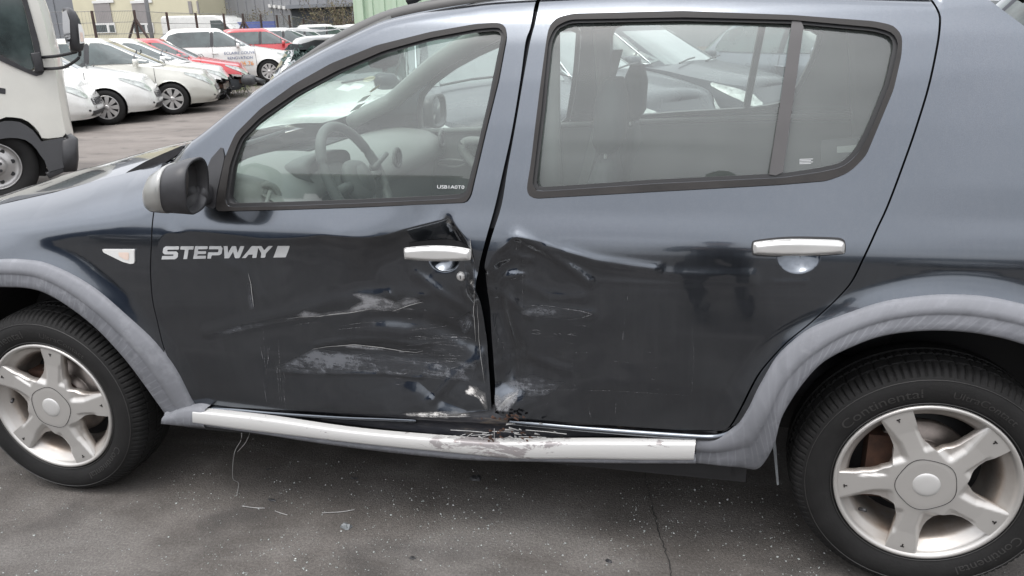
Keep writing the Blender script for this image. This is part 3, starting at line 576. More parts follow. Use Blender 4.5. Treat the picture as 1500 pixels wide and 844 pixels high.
mirror_panel('far_window_frame', outset(wri, .012), [outset(wri, -.01)], .03, 'interior', off=-.03, thick=.02)
mirror_panel('far_window_frame', outset(wfi, .012), [outset(wfi, -.01)], .03, 'interior', off=-.03, thick=.02)
dv = PL([(1160, 30), (1178, 31), (1146, 256), (1126, 258)]); mirror_panel('window_divider', dv, [], .03, 'pillar', off=-.02, thick=.02)
# roof, windscreen, bonnet
t = np.linspace(0, 1, 26); s = np.linspace(0, 1, 22); xr = np.linspace(SIL[7, 0], DP[0, 0]+.03, 26)
zr = np.interp(xr, SIL[:, 0], SIL[:, 1]); yr = Yb(xr, zr)+.004
def across(xr, zr, yr, crown, s, xo=None):
    P = np.zeros((len(xr), len(s), 3))
    for j, q in enumerate(s):
        h = 1-abs(2*q-1)**2.6; P[:, j, 0] = xr+(0 if xo is None else xo*h); P[:, j, 1] = yr+(FY-2*yr)*q; P[:, j, 2] = zr+crown*h
    return P
rp = across(xr, zr-.006-np.clip(xr-2.6, 0, 1)*.1, yr, .065, np.r_[0, .004, .012, .025, .045, .07, np.linspace(.1, .9, 17), .93, .955, .975, .99, 1])
part('roof', MB().grid(rp), 'paint', smooth=True)
hl = rp.copy(); hl[:, :, 2] -= .035; part('headliner', MB().grid(hl[:, 2:-2]), 'interior2', smooth=True)
zs_ = np.linspace(0, 1, 14); A = SIL[0]+[.03, -.06]; B = SIL[7]+[.02, 0]
q = np.array([A+(B-A)*k for k in zs_]); q = np.c_[np.interp(np.linspace(0, 1, 14), np.linspace(0, 1, 8), SIL[:8, 0]), np.interp(np.linspace(0, 1, 14), np.linspace(0, 1, 8), SIL[:8, 1])]; q[0] += [-.03, -.03]
wsp = across(q[:, 0], q[:, 1]-.006, Yb0(q[:, 0], q[:, 1])+.03, .012, s, -np.linspace(.16, .10, 14)); ws = part('windscreen', MB().grid(wsp), 'wscreen', smooth=True)
pil = MB()
for sgn in (0, 1):
    k = resample(SIL[:9], n=20); yy = Yb0(k[:, 0], k[:, 1])+.055; pts = [(a[0]+.02, y if not sgn else FY-y, a[1]-.025) for a, y in zip(k, yy)]
    mbx = MB().tube(pts, [.034+.012*i/19 for i in range(20)], 10); part('pillar_trim', mbx, 'interior2' if sgn else 'interior', smooth=True)
xb = np.array([-.92, -.85, -.7, -.5, -.3, -.15, 0, .1, .2, .28, .36, .43]); zb = np.minimum(np.interp(xb, FT[:, 0], FT[:, 1])-.004, 1.012+(xb-.15)*.12); yb = Yb0(xb, np.interp(xb, FT[:, 0], FT[:, 1])-.004)+.012
lift = .006+.0*xb; yb2 = yb+.11*sst(.12, .38, xb)
bp = across(xb, zb+lift, yb2, .040, np.r_[0, .008, .02, .04, .07, .11, .16, np.linspace(.22, .78, 12), .84, .89, .93, .96, .98, 1], -.03*0+np.linspace(-.05, -.22, 12)[0:12]*0-.10*sst(-1.2, .4, xb))
part('bonnet', MB().grid(bp), 'paint', smooth=True)
wq = [at(*p, .17) for p in ((172, 264), (190, 250), (215, 236), (242, 224), (268, 213), (272, 217), (262, 226), (240, 240), (212, 254), (190, 262))]; part('bonnet_gap_shade', MB().prism([(p[0], p[2]) for p in wq], .165, .185), 'black_pl')  # made-up black plate paints in the dark crevice between fender and bonnet
# bonnet leading face and front bumper (outside the frame to the left)
fr = MB(); zz = np.array([.25, .35, .5, .62, .72, .78]); P = np.zeros((6, 20, 3))
for i, z_ in enumerate(zz):
    for j, qv in enumerate(np.linspace(0, 1, 20)):
        a_ = abs(2*qv-1); P[i, j] = (-.93+.18*a_**3-.0+(.03 if z_ > .7 else 0), .12+(FY-.24)*qv, z_)
fr.grid(P); part('front_bumper', fr, 'clad', smooth=True)
part('cowl', MB().box(.30, .43, .2, 1.46, .92, .985), 'black_pl')
# roof bar
k = resample(smoothpoly(SIL[4:16]), n=50); part('roof_edge_trim', MB().tube([(a[0], float(Yb0(a[0], a[1]))+.052, a[1]+.007) for a in k], [.004+.017*min(1, i/9) for i in range(50)], 10), 'roofgrey', smooth=True)
rb = [(1.19, .30, 1.512), (1.28, .285, 1.548), (1.42, .28, 1.566), (1.7, .275, 1.578), (2.2, .275, 1.57), (2.55, .285, 1.535)]
part('roof_bar', MB().tube(smoothpoly(np.array(rb)), .014, 10), 'black_pl', smooth=True)
# side lamp
il = SP([(152, 364.5), (198, 364.5), (198.5, 385), (193, 386), (182, 383), (153, 369)])
o = panel('side_indicator', il, [], Yb0, .006, 'lens', car, .012, off=.006); il2 = SP([(176, 369), (191, 369), (191, 380), (186, 380), (176, 374)]); panel('amber_bulb', il2, [], Yb0, .006, 'amber', o, .0, off=.0068)
# door handles
def handle(pts, f, nm, sd_):
    P = resample(np.vstack([smoothpoly(SP(pts, Yb0, .02), 3, True), SP(pts[:1], Yb0, .02)]), .003)[:-1]; c = P.mean(0)
    def yf(x, z):
        d = polyd(np.asarray(x, float), np.asarray(z, float), P, True); return Yb0(np.full_like(np.asarray(x, float), c[0]), np.full_like(np.asarray(z, float), c[1]))-.020+.012*np.clip(1-d/.011, 0, 1)**2+.02*(np.asarray(x)-c[0])**2/.01*.12
    o = panel(nm, P, [], yf, .0035, 'handle', sd_, .012)
    e = panel('handle_shadow_gap', outset(P, .0035), [], f, .006, 'black', o, .0, off=.0012); return o
H1 = [(589.5, 380), (589, 367), (592, 365), (624, 362), (656, 362.6), (683, 367), (687, 371), (687, 382), (681.5, 383.8), (645, 385), (613, 383.8), (592, 382)]
H2 = [(1104.2, 372), (1104, 360), (1108, 357), (1140, 353), (1173, 351.7), (1222.5, 353), (1235, 355), (1238, 359), (1238, 371), (1233, 374), (1173, 377.5), (1110, 376.5)]
handle(H1, Yfd, 'door_handle', fdoor); handle(H2, Yrd, 'door_handle', rdoor)
lk = Sp(676, 404.5, Yfd); b = MB(); yy = float(Yfd(lk[0], lk[1])); b.lathe([(0, -.011), (.007, -.011), (.0105, -.009), (.0125, -.004), (.0125, .006)], 28, (lk[0], yy, lk[1])); o = part('lock_cylinder', b, 'handle', fdoor, True)
MB().box(lk[0]-.0012, lk[0]+.0012, yy-.0118, yy-.0105, lk[1]-.0045, lk[1]+.0045).go('key_slot', 'black', o)
# ------------------------------------------------------------------ lettering on the front door
def lq(u, v):   # u 0..1 along the word, v 0..1 upward
    return (237+(422-237)*u+3.0*v, 380.0-3.2*u-(19.2-2.5*u)*v)
GLY = {'S': [[(0, 0), (.86, 0), (1, .14), (1, .46), (.86, .6), (.28, .6), (.28, .74), (1, .74), (1, 1), (.14, 1), (0, .86), (0, .52), (.14, .38), (.72, .38), (.72, .26), (0, .26)]],
 'T': [[(.36, 0), (.64, 0), (.64, .74), (1, .74), (1, 1), (0, 1), (0, .74), (.36, .74)]],
 'E': [[(0, 0), (1, 0), (1, .24), (.28, .24), (.28, .38), (.95, .38), (.95, .6), (.28, .6), (.28, .76), (1, .76), (1, 1), (0, 1)]],
 'P': [[(0, 0), (.28, 0), (.28, .26), (.85, .26), (1, .4), (1, .86), (.86, 1), (0, 1), (0, .75), (.72, .75), (.72, .5), (0, .5)]],
 'W': [[(.14, 0), (.36, 0), (.5, .55), (.64, 0), (.86, 0), (1, 1), (.8, 1), (.73, .42), (.6, 1), (.4, 1), (.27, .42), (.2, 1), (0, 1)]],
 'A': [[(0, 0), (.28, 0), (.42, .28), (.72, .28), (.72, 0), (1, 0), (1, .95), (.95, 1), (.55, 1)]],
 'Y': [[(.36, 0), (.64, 0), (.64, .36), (1, 1), (.72, 1), (.5, .62), (.28, 1), (0, 1), (.36, .36)]]}
let = []
for ch, u0, u1 in [('S', 0, .125), ('T', .135, .24), ('E', .25, .35), ('P', .362, .47), ('W', .475, .64), ('A', .635, .75), ('Y', .74, .865), ('#', .885, 1)]:
    for pl_ in (GLY[ch] if ch != '#' else [[(0, 0), (.85, 0), (1, 1), (.15, 1)]]):
        q = SP([lq(u0+(u1-u0)*a, v) for a, v in pl_], Yfd); o = panel('letter' if ch != '#' else 'letter_block', q, [], Yfd, .004, 'letter', fdoor, 0, off=.0012); let.append(o)
# ------------------------------------------------------------------ scrapes on the doors
def scuff(pts, f, mat, par, ang=0., step=.006, fade=.012, off=.0016):
    q = SP(pts, f); return tag(panel('scrape', q, [], f, step, mat, par, 0, off=off, uvbox=(q.mean(0), ang), edgefade=fade))
def streaks(lines, f, mat, par, name='scratch', off=.0022):
    V = []; F = []
    for pts, w in lines:
        P = resample(SP(pts, f), .006); n = len(P)
        if n < 2: continue
        t = np.gradient(P, axis=0); nn = np.c_[-t[:, 1], t[:, 0]]; nn /= np.linalg.norm(nn, axis=1)[:, None]+1e-9
        ww = w*.62*np.sin(np.linspace(.15, math.pi-.15, n))[:, None]; b0 = len(V)
        for s_ in (-1, 1):
            q = P+nn*ww*s_*.5; y = f(q[:, 0], q[:, 1])-off; V += [tuple(v) for v in np.c_[q[:, 0], y, q[:, 1]]]
        F += [(b0+i, b0+i+1, b0+n+i+1, b0+n+i) for i in range(n-1)]
    return tag(mk(name, V, F, mat, par, False), kind='stuff')
scuff([(510, 452), (530, 440), (512, 430), (528, 428), (562, 434), (580, 441), (596, 434), (612, 436), (620, 442), (600, 448), (575, 456), (545, 455), (514, 458)], Yfd, 'scr1', fdoor, .15)
scuff([(432, 462), (446, 454), (470, 458), (512, 452), (530, 458), (480, 464), (445, 467)], Yfd, 'scr1', fdoor, .1)
scuff([(310, 490), (350, 476), (430, 462), (440, 468), (370, 482), (330, 491)], Yfd, 'scr3', fdoor, .2)
scuff([(361, 414), (370, 414), (375, 450), (366, 456), (363, 440)], Yfd, 'scr3', fdoor, 1.5)
scuff([(455, 511), (480, 507), (520, 504), (560, 509), (610, 516), (620, 514), (612, 519), (560, 514), (500, 509)], Yfd, 'scr1', fdoor, -.05, fade=.006)
scuff([(400, 540), (460, 510), (600, 522), (700, 530), (690, 560), (560, 548), (440, 548)], Yfd, 'scr3', fdoor, -.1)
scuff([(480, 520), (560, 522), (640, 530), (600, 534), (520, 528)], Yfd, 'scr3', fdoor, -.1)
scuff([(586, 605), (640, 602), (668, 601), (694, 606), (682, 611), (650, 613), (600, 610)], Yfd, 'scr2', fdoor, -.05, fade=.004)
scuff([(676, 575), (690, 566), (712, 575), (716, 603), (709, 598), (700, 583)], Yfd, 'scr2', fdoor, -.8, fade=.005)
scuff([(684, 563), (700, 566), (708, 572), (690, 574)], Yfd, 'scr2', fdoor, -.1, fade=.004)
scuff([(652, 326), (655, 319), (662, 322), (662, 333)], Yfd, 'scr2', fdoor, 1, fade=.003); scuff([(684, 348), (690, 350), (692, 368), (687, 366)], Yfd, 'scr2', fdoor, 1, fade=.003); scuff([(686, 414), (692, 406), (696, 418), (696, 424)], Yfd, 'scr2', fdoor, 1, fade=.003)
scuff([(668, 470), (690, 455), (697, 480), (680, 490)], Yfd, 'scr3', fdoor, 1.2)
scuff([(724, 575), (735, 580), (762, 568), (758, 586), (744, 604), (728, 602), (724, 590)], Yrd, 'scr1', rdoor, .9, fade=.004)
scuff([(760, 456), (790, 446), (850, 454), (872, 461), (850, 468), (800, 466), (765, 462)], Yrd, 'scr3', rdoor, -.05)
scuff([(735, 560), (780, 548), (830, 560), (800, 580), (760, 582)], Yrd, 'scr3', rdoor, .2)
r = random.Random(11); Ls = []; Lf = []
for k in range(9):       # bundles of fine long scratches across the front door
    cx, cy = r.choice([(560, 450), (600, 520), (520, 530), (640, 500), (470, 480), (580, 560)]); ln = r.uniform(30, 110)
    for j in range(r.randint(3, 7)):
        x0 = cx+r.uniform(-50, 50); y0 = cy+r.gauss(0, 9); sl_ = r.uniform(-.12, .10); l = ln*r.uniform(.4, 1); bow = r.uniform(-3, 2)
        Lf.append(([(min(690, x0+l*t_), y0+sl_*l*t_+bow*4*t_*(1-t_)) for t_ in (0, .25, .5, .75, 1)], r.uniform(.0008, .0022)))
Ls += [([(457, 511.5), (480, 507.5), (520, 504.5), (560, 509), (590, 514), (610, 516), (620, 513.5)], .0035), ([(420, 467), (440, 464), (470, 463), (512, 456)], .0018), ([(466, 463), (512, 458), (545, 452)], .0028), ([(575, 456), (600, 447), (620, 442)], .003),
       ([(696, 424), (694, 450), (697, 500)], .003), ([(689, 350), (691, 370), (695, 385)], .0028), ([(590, 606), (640, 609), (690, 610)], .003), ([(716, 560), (720, 600)], .0018), ([(364, 400), (368, 415), (372, 450)], .003), ([(698, 440), (702, 500), (710, 560)], .0018)]
for k in range(8): Ls.append(([(726+k*2.2, 602-k*.6), (738+k*2.4, 588-k*1.8), (752+k*1.2, 574-k*.4+k)], .0014))
for k in range(14): x0 = r.uniform(380, 430); Lf.append(([(x0, r.uniform(480, 560)), (x0+r.uniform(2, 8), r.uniform(500, 600))], r.uniform(.0008, .002)))
for k in range(26): x0 = r.uniform(560, 680); y0 = r.uniform(455, 560); Lf.append(([(x0, y0), (x0+r.uniform(4, 16), y0+r.uniform(-2, 3))], r.uniform(.0008, .002)))
streaks([(a, b_) for a, b_ in Ls if a[0][0] < 716], Yfd, 'scrline', fdoor); streaks([(a, b_) for a, b_ in Ls if a[0][0] >= 725], Yrd, 'scrline', rdoor); streaks(Lf, Yfd, 'scrfaint', fdoor)
Lr = [([(763, 448), (800, 447), (850, 455), (868, 460), (850, 466), (815, 470)], .0022), ([(766, 380), (766, 420), (765, 455)], .0012), ([(757, 349), (756, 368)], .002), ([(745, 410), (760, 406), (764, 412)], .002), ([(728, 500), (745, 502), (760, 500)], .001)]
for k in range(14): x0 = r.uniform(770, 830); y0 = r.uniform(480, 504); Lr.append(([(x0, y0), (x0+r.uniform(6, 18), y0+r.uniform(0, 4))], .0013))
for k in range(40): x0 = r.uniform(725, 960); y0 = r.uniform(430, 600); Lr.append(([(x0, y0), (x0+r.uniform(-3, 3), y0+r.uniform(4, 26))] if r.random() < .4 else [(x0, y0), (x0+r.uniform(5, 30), y0+r.uniform(-3, 3))], r.uniform(.0006, .0013)))
Lr += [([(740, 592), (800, 570), (900, 572), (1010, 579)], .001), ([(1014, 470), (1016, 520), (1012, 600)], .0008), ([(862, 594), (866, 614)], .0012)]
streaks(Lr, Yrd, 'scrfaint', rdoor)
# ------------------------------------------------------------------ door mirror
def blob(sections, n=28):
    # sections: list of (centre(3), ax vector, bz vector, exponent) closed rings
    V = []; F = []
    for c, a, b_, e in sections:
        for k in range(n):
            t = 2*math.pi*k/n; ct, st_ = math.cos(t), math.sin(t); V.append(Vector(c)+Vector(a)*math.copysign(abs(ct)**(2/e), ct)+Vector(b_)*math.copysign(abs(st_)**(2/e), st_))
    for i in range(len(sections)-1):
        for k in range(n): F.append((i*n+k, i*n+(k+1) % n, (i+1)*n+(k+1) % n, (i+1)*n+k))
    F.append(tuple(range(n))[::-1]); F.append(tuple((len(sections)-1)*n+k for k in range(n))); return V, F
def mirror(par):
    # housing opens to the rear (+x); outline traced in pixels on the mirror's own planes
    fr_ = [(219, 285), (226.7, 262), (240, 241), (253, 231.5), (270, 229), (283, 228.5), (288, 236), (296, 259), (301, 298), (293, 308), (277, 316), (248, 315), (227, 304)]
    b = MB(); Yc = -.12
    rear = [(253.5, 231), (268, 229), (282.5, 228.5), (287, 233), (291, 243), (296, 260), (300, 285), (301, 300), (294, 308), (279, 316), (272, 314), (266, 290), (263, 260), (264, 245)]
    return fr_, rear
mc = at(271, 274, -.11)
R_ = Matrix.Rotation(rad(14), 3, 'Z'); RX = Matrix.Rotation(rad(6), 3, 'Y')
def mv(p): return Vector(mc)+R_@(RX@Vector(p))
ay = Vector((0, .084, 0)); az = Vector((0, 0, .067))
def sec(x, sy, sz, cy=0, cz=0, e=2.7): return (mv((x, cy, cz)), R_@(RX@(ay*sy)), R_@(RX@(az*sz)), e)
V, F = blob([sec(-.104, .22, .24, .02, -.036, 2.1), sec(-.097, .45, .50, .012, -.033, 2.2), sec(-.080, .70, .72, .006, -.022, 2.3), sec(-.045, .89, .90, 0, -.008, 2.5), sec(.004, 1.0, 1.04, 0, .003), sec(.030, 1.03, 1.09, 0, .006), sec(.034, .98, 1.05, 0, .006), sec(.030, .90, .96, 0, .005), sec(.006, .88, .93, 0, .004)])
dm = mk('door_mirror', V, F[:-1], 'black_pl', car); tag(dm, 'dark door mirror housing with pale front cap')
V, F = blob([sec(-.108, .22, .24, .02, -.036, 2.1), sec(-.101, .47, .52, .012, -.033, 2.2), sec(-.083, .73, .75, .006, -.022, 2.3), sec(-.047, .915, .925, 0, -.008, 2.5), sec(-.036, .95, .965, 0, -.005, 2.5), sec(-.034, .90, .91, 0, -.005, 2.5)])
mk('mirror_cap', V, F[:-1], 'mirrorcap', dm)
V, F = blob([sec(.006, .88, .93, 0, .004), sec(.007, .02, .02)]); mk('mirror_glass', V, F, 'mirrorglass', dm, False)
V, F = blob([((mv((.005, .07, -.035))), (.028, 0, 0), (0, 0, .024), 2.6), ((mv((-.0, .12, -.045))), (.030, 0, 0), (0, 0, .028), 2.6), ((mv((-.01, .19, -.05))), (.045, 0, 0), (0, 0, .05), 2.6), ((mv((-.015, .24, -.05))), (.06, 0, 0), (0, 0, .075), 2.6)]); mk('mirror_arm', V, F, 'black_pl', dm)
tri = SP([(296, 300), (298, 262), (310, 232), (326, 214), (330, 230), (318, 285), (316, 306)]); panel('mirror_sail', tri, [], Yb0, .01, 'black_pl', car, .01, off=.004)
b = MB(); mcf = (.74, FY+.10, 1.07); V, F = blob([((mcf[0]-.07, mcf[1], mcf[2]), (0, .05, 0), (0, 0, .04), 2.5), ((mcf[0]-.03, mcf[1], mcf[2]), (0, .1, 0), (0, 0, .075), 3), ((mcf[0]+.03, mcf[1], mcf[2]), (0, .11, 0), (0, 0, .08), 3), ((mcf[0]+.03, mcf[1], mcf[2]), (0, .095, 0), (0, 0, .068), 3), ((mcf[0]+.015, mcf[1], mcf[2]), (0, .092, 0), (0, 0, .066), 3)])
fm = mk('far_door_mirror', V, F[:-1], 'black_pl', car); V, F = blob([((mcf[0]+.016, mcf[1], mcf[2]), (0, .092, 0), (0, 0, .066), 3), ((mcf[0]+.017, mcf[1], mcf[2]), (0, .01, 0), (0, 0, .01), 3)]); mk('mirror_glass', V, F, 'mirrorglass', fm, False)
# ------------------------------------------------------------------ wheels
def text_mesh(txt, size):
    cu = bpy.data.curves.new('txt', 'FONT'); cu.body = txt; cu.size = size; cu.align_x = 'CENTER'; o = bpy.data.objects.new('txt', cu); COL.objects.link(o)
    dg = bpy.context.evaluated_depsgraph_get(); me = bpy.data.meshes.new_from_object(o.evaluated_get(dg)); V = [tuple(v.co) for v in me.vertices]; F = [tuple(p.vertices) for p in me.polygons]
    bpy.data.objects.remove(o); bpy.data.meshes.remove(me); return np.array(V), F
def wheel(cx, y0, cz, ang, detail=True, mir=False, steer=0.):
    root = bpy.data.objects.new('wheel', None); COL.objects.link(root); root.parent = car; root.location = (cx, y0, cz); root.rotation_euler = (0, 0, steer+(math.pi if mir else 0)); root.empty_display_size = .1
    n = 432; prof = [(.210, .03), (.214, .010), (.220, .004), (.235, -.004), (.252, -.0085), (.268, -.009), (.282, -.006), (.294, .001), (.303, .009), (.3085, .0145), (.3125, .022), (.3165, .032), (.3185, .042), (.3185, .0435), (.3185, .046), (.3185, .0475), (.320, .058), (.321, .078), (.313, .080), (.313, .086), (.321, .088), (.3215, .110), (.3135, .112), (.3135, .118), (.3215, .120), (.320, .150), (.317, .170), (.305, .188), (.27, .2), (.215, .195)]
    V = []; F = []; K = len(prof)
    for i in range(n):
        t_ = 2*math.pi*i/n; g = (i % 4 == 0); g2 = (i % 8 == 4)
        for j, (r_, y) in enumerate(prof):
            rr = r_; 
            if g and 8 <= j <= 12: rr -= .0055
            if (g2 and 14 <= j <= 17) or (g and 20 <= j <= 21): rr -= .004
            if 13 <= j <= 14: rr -= .006
            V.append((rr*math.cos(t_), y, rr*math.sin(t_)))
    for i in range(n):
        j = (i+1) % n
        for k in range(K-1): F.append((i*K+k, i*K+k+1, j*K+k+1, j*K+k))
    ty = mk('tyre', V, F, 'tyre', root); ty.data.set_sharp_from_angle(angle=rad(28))
    e = MB(); 
    for (ra, ya) in ((.2875, -.0042), (.2245, -.0005)): e.lathe([(ra-.0012, ya+.001), (ra-.0006, ya-.0012), (ra+.0006, ya-.0012), (ra+.0012, ya+.001)], 96)
    e.go('sidewall_ridge', 'tyretext', ty, True)
    if detail:
        for word, a0, sz, r0 in (('Continental', 122, .030, .243), ('UltraContact', 66, .021, .246), ('Continental', -48, .026, .246)):
            tv, tf = text_mesh(word, sz*1.25); a = rad(a0)-tv[:, 0]*1.12/r0; rr = r0+tv[:, 1]*.95; V = np.c_[rr*np.cos(a), np.interp(rr, [.22, .235, .252, .268, .282], [.004, -.004, -.0085, -.009, -.006])-.0012, rr*np.sin(a)]
            mk('tyre_lettering', V, tf, 'tyretext', ty, False)
    # barrel
    pr = [(.2165, .012), (.2185, .004), (.2175, -.003), (.212, -.004), (.207, .0), (.2045, .008), (.2, .016), (.188, .026), (.179, .036), (.174, .05), (.171, .09), (.170, .17), (.10, .18), (.0, .18)]
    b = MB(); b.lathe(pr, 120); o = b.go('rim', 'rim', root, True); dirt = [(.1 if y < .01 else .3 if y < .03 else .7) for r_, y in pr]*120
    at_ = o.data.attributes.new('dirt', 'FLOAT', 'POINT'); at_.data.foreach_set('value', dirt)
    # star
    arm = []
    for k in range(5):
        th = rad(ang+72*k); e_ = np.array([math.cos(th), math.sin(th)]); l = np.array([-e_[1], e_[0]]); th2 = th+rad(36); e2 = np.array([math.cos(th2), math.sin(th2)])
        seq = [(.150, -.0335), (.180, -.0365), (.2035, -.0385), (.2065, -.018), (.2075, 0), (.2065, .018), (.2035, .0385), (.180, .0365), (.150, .0335), (.125, .0335), (.107, .0375), (.098, .043)]
        arm += [e_*a_+l*w_ for a_, w_ in seq]+[e2*.0925]+[]
        th3 = th+rad(72); e3 = np.array([math.cos(th3), math.sin(th3)]); l3 = np.array([-e3[1], e3[0]]); arm += [e3*.098-l3*.043, e3*.107-l3*.0375, e3*.125-l3*.0335]
    def yf(x, z):
        x = np.asarray(x, float); z = np.asarray(z, float); r_ = np.hypot(x, z); a = (np.degrees(np.arctan2(z, x))-ang+36) % 72-36; l = np.abs(r_*np.sin(np.radians(a))); c_ = r_*np.cos(np.radians(a))
        ls = r_*np.sin(np.radians(a)); y = np.interp(r_, [0, .06, .10, .15, .195, .21], [-.002, -.002, .001, .003, .001, .001])
        b1 = sst(.010+.28*np.clip(c_-.125, 0, .1), .013+.28*np.clip(c_-.125, 0, .1)+.016, ls)*sst(.072, .092, c_); b2 = sst(.023, .032, -ls)*sst(.082, .10, c_)*(1-sst(.14, .165, c_))
        return y+.011*b1+.006*b2
    st_ = panel('rim_spokes', arm, [], yf, .0045, 'rim', root, .034); dv_ = np.zeros(len(st_.data.vertices)*3); st_.data.vertices.foreach_get('co', dv_); dv_ = dv_.reshape(-1, 3)
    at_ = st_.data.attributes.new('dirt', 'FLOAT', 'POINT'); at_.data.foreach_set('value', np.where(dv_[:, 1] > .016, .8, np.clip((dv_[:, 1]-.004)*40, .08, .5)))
    b = MB(); cr_ = []
    for k in range(96):
        t_ = 2*math.pi*k/96; rr = .0705+.0022*math.cos(5*(t_-rad(ang))); cr_.append((rr*math.cos(t_), -.0022, rr*math.sin(t_)))
    b.tube(cr_+[cr_[0]], .0007, 5, False); b.go('hub_cap_seam', 'black', root)
    MB().lathe([(0, -.0068), (.012, -.0066), (.022, -.0058), (.028, -.0046), (.0315, -.0030), (.033, -.0015)], 40).go('hub_cap', 'handle', root, True)
    b = MB()
    for k in range(5):
        M3 = Matrix.Rotation(-rad(ang+72*k), 3, 'Y'); b.box(.184, .193, .0000, .0035, -.0016, .0016, M3); b.box(.190, .193, -.0003, .0035, -.0045, .0045, M3)
    tag(b.go('spoke_notch', 'seal', root), kind='stuff')
    b = MB(); vt = Matrix.Rotation(-rad(ang+102), 3, 'Y'); b.tube([vt@Vector((.176, .03, 0)), vt@Vector((.163, .012, 0))], [.005, .0045], 10); b.go('valve', 'black_pl', root, True)
    MB().lathe([(.035, .06), (.075, .062), (.078, .085), (.082, .088), (.128, .088), (.130, .1), (.128, .112)], 64).go('brake_disc', 'steel', root, True)
    MB().lathe([(.0, .12), (.16, .122), (.168, .17)], 48).go('brake_backplate', 'black', root, True)
    MB().box(-.13, -.04, .07, .13, -.09, .09).go('brake_caliper', 'rust' if not mir else 'black', root)
    MB().lathe([(.0, .05), (.05, .05), (.07, .062)], 32).go('hub_flange', 'rust', root, True)
    if detail: root['label'] = 'rear wheel with five broad silver spokes' if cx > 1 else 'front wheel with dusty five-spoke silver rim'
    return root
wheel(0.0, -.022, .316, 78, True, steer=.02); wheel(2.588, 0.004, .318, 115.9, True)
wheel(0, FY, .316, 50, False, True); wheel(2.588, FY-.0, .316, 10, False, True)
# ------------------------------------------------------------------ interior of the big car
def tor(c, R, r, tilt=Matrix.Identity(3), a0=0, a1=360, n=40, k=10):
    pts = [Vector(c)+tilt@Vector((0, R*math.cos(rad(a)), R*math.sin(rad(a)))) for a in np.linspace(a0, a1, n)]; return MB().tube(pts, r, k, cap=(a1-a0) < 360)
prof = [(.36, .95), (.50, .995), (.60, 1.012), (.70, 1.015), (.80, 1.0), (.865, .955), (.87, .90), (.82, .86), (.80, .70), (.74, .60), (.5, .6)]
ysd = np.linspace(.10, 1.56, 40); P = np.zeros((40, len(prof)*3-2, 3)); pf = smoothpoly(np.array(prof), 3)
for i, y in enumerate(ysd):
    hump = .055*math.exp(-((y-.42)/.16)**4)
    for j, (x, z) in enumerate(pf): P[i, j] = (x-.03*abs(y-.83), y, z+hump*(1 if z > .85 else 0)*sst(.5, .62, x))
o = part('dashboard', MB().grid(P), 'interior2', smooth=True)
V, F = blob([((.74, .42, 1.03), (0, .13, 0), (0, 0, .03), 2.6), ((.80, .42, 1.03), (0, .15, 0), (0, 0, .045), 2.6), ((.845, .42, 1.03), (0, .15, 0), (0, 0, .045), 2.6), ((.83, .42, 1.03), (0, .13, 0), (0, 0, .034), 2.6)]); mk('instrument_cluster', V, F, 'interior', o)
for yv in (.72, .94, 1.49):
    v = tor((.865, yv, .975), .034, .008, n=28); e_ = v.go('air_vent', 'interior', o, True); MB().ico((.863, yv, .975), .030, 2, (.3, 1, 1)).go('vent_disc', 'seal', o, True)
v = tor((.775, .125, .985), .040, .010, Matrix.Rotation(rad(-38), 3, 'Z'), n=28).go('air_vent', 'interior2', o, True); MB().ico((.768, .130, .985), .036, 2, (.6, .6, 1)).go('vent_disc', 'interior', o, True); MB().tube([(.79, .085, .96), (.80, .115, 1.01)], .006, 6).go('vent_vane', 'interior2', o, True)
V, F = blob([((.60, .115, 1.0), (.0, .03, 0), (0, 0, .04), 3), ((.68, .115, 1.0), (.0, .045, 0), (0, 0, .06), 3), ((.74, .12, .985), (.0, .05, 0), (0, 0, .062), 3), ((.775, .125, .98), (.0, .045, 0), (0, 0, .055), 3)]); mk('dash_end_pod', V, F, 'interior2', o)
b = MB()
TW = Matrix.Rotation(rad(24), 3, 'Y'); wc = Vector((.925, .43, .99))
swp = bpy.data.objects.new('steering_wheel', None); COL.objects.link(swp); swp.parent = car; swp.location = wc; swp.rotation_euler = (0, rad(-24), 0); swp.empty_display_size = .1
tor((0, 0, 0), .178, .0165, n=56, k=12).go('wheel_rim', 'interior', swp, True)
V, F = blob([((-.03, 0, -.01), (0, .05, 0), (0, 0, .05), 2.4), ((.0, 0, -.01), (0, .085, 0), (0, 0, .072), 2.5), ((.02, 0, -.01), (0, .075, 0), (0, 0, .062), 2.5), ((.03, 0, -.01), (0, .05, 0), (0, 0, .04), 2.3)]); mk('airbag_pad', V, F, 'interior', swp)
for a in (-5, 185, 250, 290):
    v = Vector((0, math.cos(rad(a)), math.sin(rad(a)))); MB().tube([v*.06+Vector((0, 0, -.01)), v*.17], [.02, .014], 8).go('wheel_spoke', 'interior', swp, True)
part('stalk', MB().tube([(.93, .56, 1.0), (.93, .68, 1.03)], .009, 8), 'interior', smooth=True); part('steering_column', MB().tube([(.80, .43, .92), (.96, .43, .995)], [.06, .045], 14), 'interior', smooth=True)
